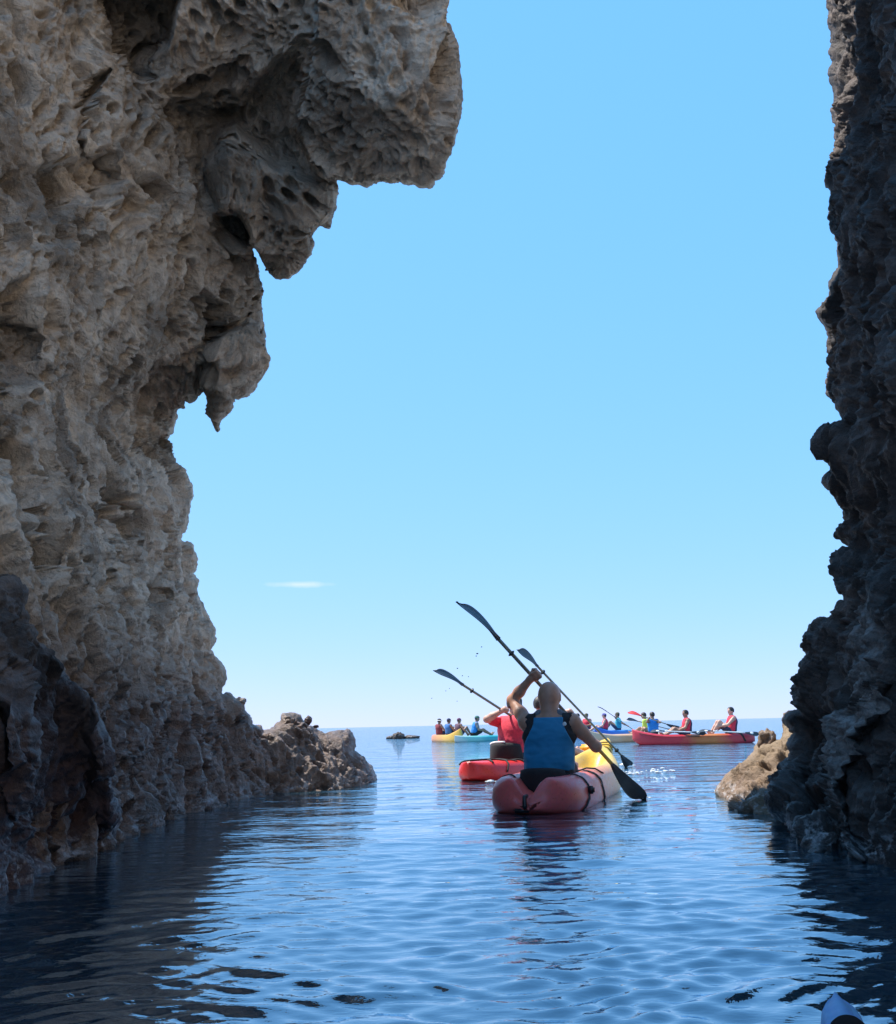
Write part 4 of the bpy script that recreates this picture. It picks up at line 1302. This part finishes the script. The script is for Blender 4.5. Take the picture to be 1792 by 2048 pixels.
round_box('drain_recess', (.13, .03, .03), .012, PLASTIC, k1, (-.05, ends[1] + .004, .03))

seat1 = kworld(k1, (.015, -1.16, .15))
A1, B1 = at(933.0, 1208.0, 8.95), at(1284.0, 1594.0, 9.5)
t_l, t_r = .372, .733
handL, handR = A1 + (B1 - A1) * t_l, A1 + (B1 - A1) * t_r
pd1 = paddle('dark paddle raised high across the man in the blue vest', A1, B1, shaft=SHAFT, feather=(.95, .35), blade=.47, width=.165)
g1 = (B1 - A1) / np.linalg.norm(B1 - A1)
pr = (B1 - A1) * .57 + A1 - (A1 + B1) / 2
shl_ = np.linalg.norm(B1 - A1) / 2 - .47 * .86
link('golden_lower_shaft', tube_mesh('golden_lower_shaft', [g1 * t for t in np.linspace(shl_ * .42, shl_ + .01, 6)], .0162), SHAFTG, pd1)  # lower half of the shaft coloured golden
back = (A1 - CAM) * 0
man1, j1 = person('bald man in a blue life vest paddling away from us, left arm raised', seat1, yaw1 + math.radians(4), SKIN_A, vest=BLUEV, shorts=BLACK, head='bald',
                  hands=(handL + np.array((-.02, -.055, -.015)), handR + np.array((-.01, -.06, .01))), lean=(.02, .05), h=.009, sc=1.0,
                  poles=[(-.43, .34, .0), (.45, .05, -.5)], fingers=True, grip=g1, panel=True, legs='flat', look=-.15, head_sc=1.12)

bm_ = bmesh.new(); bmesh.ops.create_uvsphere(bm_, u_segments=14, v_segments=8, radius=.016)
for v_ in bm_.verts: v_.co.y *= .35
me_ = bpy.data.meshes.new('reflective_dot'); bm_.to_mesh(me_); bm_.free()
dot = link('reflective_dot', me_, WHITEF, man1)
dot.location = (.155, -.105, .50)

# ---- the red kayak ahead with two paddlers
H2 = Hull(3.8, .76, top=.215, bow_rise=.20, pst=6, qst=.5, pbw=2.6, qbw=.6, wells=((-.62, -.22), (-.06, .62)), well=.12)
d2 = np.array((math.sin(math.radians(34)), math.cos(math.radians(34)), 0))
k2, yaw2 = place_kayak('bright red kayak with a yellow bow just beyond the blue vest man', H2, K_FIRE2, (.17, 13.25, 0), d2, 'sit on top kayaks with paddlers', 72)
cockpit(k2, H2, (-.86, .45))
backrest(k2, -1.10, .19, .50, .24, BLACK, WHITEF)
backrest(k2, .18, .17, .42, .26)
for path in ([(-.82, -8), (-.78, -5), (-.72, -2), (-.70, 1), (-.72, 4), (-.78, 7), (-.82, 9)], [(-.92, -7), (-.84, -3), (-.72, 0), (-.62, 4), (-.58, 7), (-.56, 9)],
             [(-.60, -8.5), (-.66, -4), (-.76, 0), (-.86, 4), (-.90, 7)]):
    dens = []
    for (s0, v0), (s1, v1) in zip(path[:-1], path[1:]):
        for t in np.linspace(0, 1, 6)[:-1]:
            dens.append(H2.pt(s0 + (s1 - s0) * t, v0 + (v1 - v0) * t, .012))
    link('deck_cord', tube_mesh('deck_cord', dens, .011, 8), BLACK, k2)
ribbon('strap', [H2.pt(-.66, v_, .01) for v_ in np.linspace(-10, 6, 40)], .05, .006, BLACK, k2)
round_box('deck_bag', (.26, .22, .10), .03, M('orange_dry_bag', (0.72, 0.30, 0.02), rough=.5), k2, (.02, 1.28, .30))
for u in (-.12, 0.02, .15):
    link('bow_cord', tube_mesh('bow_cord', [H2.pt(.80 + u * .5 + .03 * abs(v_) / 6, v_, .01) for v_ in np.linspace(-8, 8, 24)], .008, 8), M('ochre_cord', (.35, .22, .03), rough=.7), k2)
seat2 = kworld(k2, (0, -.88, .165))
A2 = at(881.0, 1341.0, 13.3); hand2 = at(1004.0, 1420.0, 13.95); dir2 = (hand2 - A2) / np.linalg.norm(hand2 - A2)
B2 = A2 + dir2 * 2.2
paddle('dark paddle lifted to the left by the man in the red vest', A2, B2, feather=(.8, .3), width=.15)
person('man in a red life vest paddling ahead of the blue vest man', seat2, yaw2 + math.radians(-14), SKIN_B, vest=REDV, shirt=REDV, shorts=BLACK, head='hair',
       hands=(hand2 + np.array((0, -.03, -.01)), A2 + dir2 * 1.5 + np.array((0, -.04, 0))), lean=(.0, .06), h=.013, poles=[(-.6, -.1, -.25), (.4, 0, -.4)], legs='flat', fingers=False)
seat2b = kworld(k2, (-.08, .02, .165))
A3, B3 = at(1047.0, 1303.0, 13.6), at(1263.0, 1532.0, 16.3)
paddle('dark paddle held upright by the front paddler of the red kayak', A3, B3, feather=(.6, .4), width=.16)
h3a, h3b = A3 + (B3 - A3) * .455, A3 + (B3 - A3) * .70
person('front paddler of the red kayak, mostly hidden behind the blue vest man', seat2b, yaw2 + math.radians(-10), SKIN_B, vest=REDV, shorts=NAVY, head='hair',
       hands=(h3a + np.array((-.0, -.05, -.01)), h3b + np.array((-.02, -.05, 0))), lean=(-.03, .05), h=.014, poles=[(-.5, .1, .2), (.5, 0, -.4)], legs='flat')

# ---- the long red kayak on the right
FAR = 'kayakers waiting out on the open sea'
KG = 'sit on top kayaks with paddlers'
H3 = Hull(3.4, .74, top=.26, bow_rise=.17, pst=3.2, qst=.6, pbw=3.0, qbw=.6, wells=((-.60, -.15), (0, .62)), well=.10)
p0, p1 = at(1510.0, 1478.0, 31.0), at(1282.0, 1478.0, 31.2)
k3, yaw3 = place_kayak('long red and orange kayak seen side on at the right, two men aboard', H3, K_RED, (p0[0], p0[1], 0), (p1[0] - p0[0], p1[1] - p0[1], 0), KG, 56)
cockpit(k3, H3, (-.85, .35))
link('deck_line', tube_mesh('deck_line', [H3.pt(s_, -7.6, .012) for s_ in np.linspace(-.6, .9, 12)], .008, 6), BLACK, k3)
ribbon('strap', [H3.pt(-.62 - .02 * v_, -v_, .01) for v_ in np.linspace(2, 10, 16)], .05, .008, BLACK, k3)
X31 = lambda px, py, Y=31.0: at(float(px), float(py), Y)
pa = at(1367.0, 1466.0, 31.0)
person('man in a red vest in the bow seat of the long red kayak', (pa[0] + .10, 31.08, .20), math.radians(90), SKIN_C, vest=REDV, shorts=NAVY, head='hair', lean=(0, -.02), h=.02, sc=.86,
       vest_strap=NAVY, look=math.radians(20), hands=((-.16, .30, .20), (.14, .28, .2)), hands_world=False, group=FAR)
pa = at(1462.0, 1466.0, 31.0)
person('man in a red vest, bare knees up, on the stern of the long red kayak', (pa[0] + .02, 31.08, .20), math.radians(90), SKIN_B, vest=REDV, shorts=NAVY, head='hair', lean=(0, -.05), h=.02, sc=.92,
       vest_strap=NAVY, look=math.radians(25), legs='knees_up', hands=((-.16, .38, .28), (.14, .30, .22)), hands_world=False, group=FAR)
paddle('white shafted paddle lying along the bow half of the long red kayak', X31(1303, 1461.5, 30.66), X31(1409, 1465, 30.66), shaft=SHAFTW, dots=True, rings=False, blade=.42, facing=(0, -1, .5), feather=0)
paddle('white shafted paddle lying along the stern half of the long red kayak', X31(1400, 1461, 30.62), X31(1516, 1466.5, 30.62), shaft=SHAFTW, dots=True, rings=False, blade=.42, facing=(0, -1, .5), feather=0)

# ---- kayak behind its bow
H4 = Hull(3.6, .74, top=.25, bow_rise=.15, pst=4, wells=((-.6, -.15), (0, .6)), well=.10)
k4, yaw4 = place_kayak('cream and orange kayak half hidden behind the bow of the long red one', H4, K_PEACH, (7.1, 37.0, 0), (-1.45, -1.1, 0), KG, 40)
s4 = at(1308.0, 1466.0, 35.2)
A4 = at(1259.0, 1424.0, 35.0); B4 = at(1357.0, 1456.0, 34.6)
paddle('paddle with one red blade raised left of the boy in the blue vest', A4, B4, mats=(REDBL, BLADE), rings=False, width=.17, facing=(0, -1, 0))
person('boy in a bright blue vest with his back to us behind the long red kayak', (s4[0], 35.3, .20), math.radians(22), SKIN_C, vest=BRIGHTB, shorts=BLACK, head='hair', h=.022, sc=.86,
       hands=(A4 + (B4 - A4) * .40 + np.array((0, -.03, 0)), A4 + (B4 - A4) * .66 + np.array((0, -.03, 0))), group=FAR)
s5 = at(1295.0, 1466.0, 36.6)
A5 = at(1258.0, 1438.0, 36.3); B5 = at(1352.0, 1462.0, 37.5)
paddle('dark paddle held low by the leaning paddler in lime', A5, B5, rings=False, width=.17, facing=(0, -1, .2))
person('paddler in a lime top leaning forward beside the boy in blue', (s5[0] + .12, 36.6, .20), math.radians(60), SKIN_C, shirt=LIME, vest=LIME, shorts=BLACK, head='hair', h=.022, sc=.86, lean=(0, .22),
       hands=(A5 + (B5 - A5) * .30, A5 + (B5 - A5) * .55), group=FAR)

# ---- blue kayak
H5 = Hull(3.7, .78, top=.27, bow_rise=.20, pst=3.2, qst=.7, wells=((-.6, -.15), (0, .55)), well=.10)
b0, b1 = at(1190.0, 1466.0, 48.6), at(1262.0, 1462.0, 51.5)
k5, yaw5 = place_kayak('bright blue kayak in the middle distance, bow turned to the left', H5, K_BLUE, (b1[0], b1[1], 0), (b0[0] - b1[0], b0[1] - b1[1], 0), KG, 40, bow=b0)
s6 = at(1207.0, 1462.0, 49.6)
person('person in a red vest and purple cap in the bow of the blue kayak', (s6[0] + .1, 49.7, .22), math.radians(75), SKIN_B, vest=REDV, shorts=NAVY, head='cap', head_mat=PURPLE, h=.026, sc=.95,
       hands=((-.2, .30, .2), (.26, .18, .05)), hands_world=False, group=FAR)
s7 = at(1238.0, 1462.0, 50.6)
A7, B7 = at(1199.0, 1413.0, 49.8), at(1279.0, 1468.0, 50.4)
paddle('long dark paddle held diagonally by the man in the teal vest', A7, B7, rings=False, width=.17, facing=(.5, -.3, .6))
person('man in a teal vest and olive cap on the blue kayak with one arm raised', (s7[0], 50.7, .22), math.radians(75), SKIN_C, vest=TEALV, shirt=TEALV, shorts=NAVY, head='cap', head_mat=OLIVE, h=.026, sc=1.0,
       hands=(A7 + (B7 - A7) * .70, A7 + (B7 - A7) * .28), legs='knees_up', group=FAR)
H6 = Hull(3.5, .76, top=.25, bow_rise=.12, pst=4, wells=((-.6, -.15), (0, .55)), well=.10)
c0 = at(1168.0, 1462.0, 52.0)
k6, yaw6 = place_kayak('pale blue kayak mostly hidden behind the bald man, two paddlers on it', H6, K_PALE, (c0[0] + 1.2, 53.4, 0), (-1.0, -.7, 0), KG, 36)
s8, s9 = at(1175.0, 1461.0, 52.6), at(1157.0, 1462.0, 52.0)
person('person in a red vest and olive cap right beside the bald man', (s8[0], 52.7, .22), math.radians(140), SKIN_C, vest=REDV, shorts=NAVY, head='cap', head_mat=OLIVE, h=.026, sc=1.0, group=FAR)
person('dark haired person in a light blue vest peeping out over the bald man', (s9[0], 52.0, .22), math.radians(60), SKIN_C, vest=BRIGHTB, shorts=NAVY, head='hair', h=.026, sc=1.0, group=FAR)

# ---- orange kayak with three, teal kayak with one
H7 = Hull(3.6, .80, top=.28, bow_rise=.24, pst=3.4, qst=.6, wells=((-.7, -.15), (-.05, .5)), well=.10)
e0, e1 = at(868.0, 1470.0, 47.2), at(921.0, 1466.0, 43.6)
k7, yaw7 = place_kayak('orange and yellow kayak at the left with three people aboard', H7, K_ORANGE, (e0[0], e0[1], 0), (e1[0] - e0[0], e1[1] - e0[1], 0), KG, 40, bow=e1)
for px_, Y_, lab, kw in ((878.5, 46.0, 'woman in a white brimmed hat and maroon vest, leftmost on the orange kayak', dict(vest=MAROON, head='hat', head_mat=BLACK)),
                         (897.5, 45.3, 'person in a navy cap and blue vest, middle of the orange kayak', dict(vest=M('mid_blue_vest', (.03, .13, .34), rough=.75), head='cap', head_mat=NAVY)),
                         (918.0, 44.8, 'person in a maroon cap reaching towards the teal kayak', dict(vest=M('plum_vest', (.10, .05, .08), rough=.75), head='cap', head_mat=M('plum_cap', (.14, .05, .10), rough=.8)))):
    sp = at(px_, 1466.0, Y_)
    hd = ((-.13, .34, .27), (.13, .34, .27)) if px_ < 910 else ((-.1, .34, .27), (.45, .22, .12))
    person(lab, (sp[0], Y_, .20), math.radians(-55), SKIN_C, shorts=NAVY, h=.024, sc=.86, hands=hd, hands_world=False, legs='knees_up' if px_ > 890 else 'bent', group=FAR, **kw)
H8 = Hull(3.7, .78, top=.22, bow_rise=.03, pst=4, wells=((-.6, -.15), (0, .55)), well=.10)
g0, g1_ = at(909.0, 1478.0, 43.0), at(985.0, 1474.0, 44.6)
k8, yaw8 = place_kayak('teal kayak with a whitish bow left of the red vest man', H8, K_TEAL, (g1_[0], g1_[1], 0), (g0[0] - g1_[0], g0[1] - g1_[1], 0), KG, 40, bow=g0)
s10 = at(953.0, 1468.0, 44.8)
person('man in a green cap and bright blue vest alone on the teal kayak', (s10[0] - .1, 44.9, .20), math.radians(-80), SKIN_C, shirt=GREYF, vest=BRIGHTB, shorts=BLACK, head='cap', head_mat=GREENCAP, h=.024, sc=.95, lean=(0, .12), group=FAR)

# ---- the bow of the kayak beside the camera
H9 = Hull(3.3, .60, nose=True, top=.21, bow_rise=.02, pst=4, pbw=2.2, qbw=.85, wells=((-.7, .1),), well=.10)
tip = at(1668.0, 1966.0, 1.80)
k9, yaw9 = place_kayak('pale blue grey kayak bow with a black hatch in the bottom right corner', H9, K_PALE, (0, 0, 0), (.23, 1.0, 0), KG, 90, bow=(tip[0], tip[1], 0))
hv = []
for s_ in np.linspace(.905, .50, 14):
    e_ = 5.9 * min(1, ((.905 - s_) / .02 + .4)) ** .5
    hv.append([H9.pt(s_, v_, .006 + .004 * math.cos(v_ / 6 * 1.5)) for v_ in np.linspace(-e_, e_, 13)])
hv = np.array(hv)
hi_ = np.arange(14 * 13).reshape(14, 13)
hv2 = np.concatenate([hv.reshape(-1, 3), hv.reshape(-1, 3) - (0, 0, .02)])
fq = [tuple(int(k) for k in (hi_[i, j], hi_[i, j + 1], hi_[i + 1, j + 1], hi_[i + 1, j])) for i in range(13) for j in range(12)]
rm = list(hi_[0]) + list(hi_[1:, -1]) + list(hi_[-1, ::-1][1:]) + list(hi_[::-1, 0][1:-1])
fq += [(int(a), int(b_), int(b_) + 182, int(a) + 182) for a, b_ in zip(rm, rm[1:] + rm[:1])]
link('hatch', py_mesh('hatch', hv2, fq), M('black_rubber', (.008, .008, .009), rough=.9, spec=.08), k9)


# ---------------------------------------------------------------- foam and drops
def blobs(name, centres, radii, material, squash=.35):
    bm0 = bmesh.new(); bmesh.ops.create_icosphere(bm0, subdivisions=1, radius=1.0)
    bv = np.array([v.co[:] for v in bm0.verts]); bf = np.array([[v.index for v in f.verts] for f in bm0.faces]); bm0.free()
    V = np.concatenate([bv * np.array((r * random.uniform(.8, 2.0), r, r * squash)) + c_ for c_, r in zip(centres, radii)])
    Fc = np.concatenate([bf + i * len(bv) for i in range(len(centres))])
    return link(name, np_mesh(name, V, Fc), material)


FOAM = M('white_foam', (0.80, 0.83, 0.86), rough=0.35, var=.05)
fc_, fr_ = [], []


def foam_line(pts, n, jit, r):
    for _ in range(n):
        i = random.randrange(len(pts) - 1); t = random.random()
        x = pts[i][0] * (1 - t) + pts[i + 1][0] * t + random.gauss(0, jit); y = pts[i][1] * (1 - t) + pts[i + 1][1] * t + random.gauss(0, jit * .35)
        p = atw(x, y, 0.012); fc_.append(p); fr_.append(r * random.uniform(.4, 1.2) * p[1] / 10)


foam_line([(1228, 1546), (1262, 1546), (1310, 1541), (1345, 1542)], 46, 5, .018)
foam_line([(1243, 1528), (1262, 1530)], 14, 5, .016)
foam_line([(975, 1561), (1010, 1565), (1035, 1562)], 12, 4, .018)
foam_line([(1430, 1583), (1465, 1586), (1495, 1590)], 26, 3, .026)
foam_line([(1497, 1601), (1512, 1614), (1540, 1620)], 34, 4, .024)
foam_line([(30, 1752), (95, 1735), (180, 1692), (250, 1655), (330, 1626)], 40, 5, .016)
foam_line([(1278, 1592), (1296, 1594)], 10, 5, .014)
tag(blobs('sea_foam', fc_, fr_, FOAM), kind='stuff')
dc = [at(848 + .26786 * x + 0.0, 1184 + .26786 * y, Y) for x, y, Y in ((430, 410, 8.0), (398, 460, 8.0), (390, 478, 8.0), (250, 570, 8.0), (287, 625, 8.0), (332, 632, 8.0), (190, 720, 13), (163, 738, 13), (58, 793, 13), (247, 815, 13))]
tag(blobs('water_drops', dc, [.004, .005, .004, .004, .004, .004, .006, .006, .005, .005], BLADE, 1.0), kind='stuff')
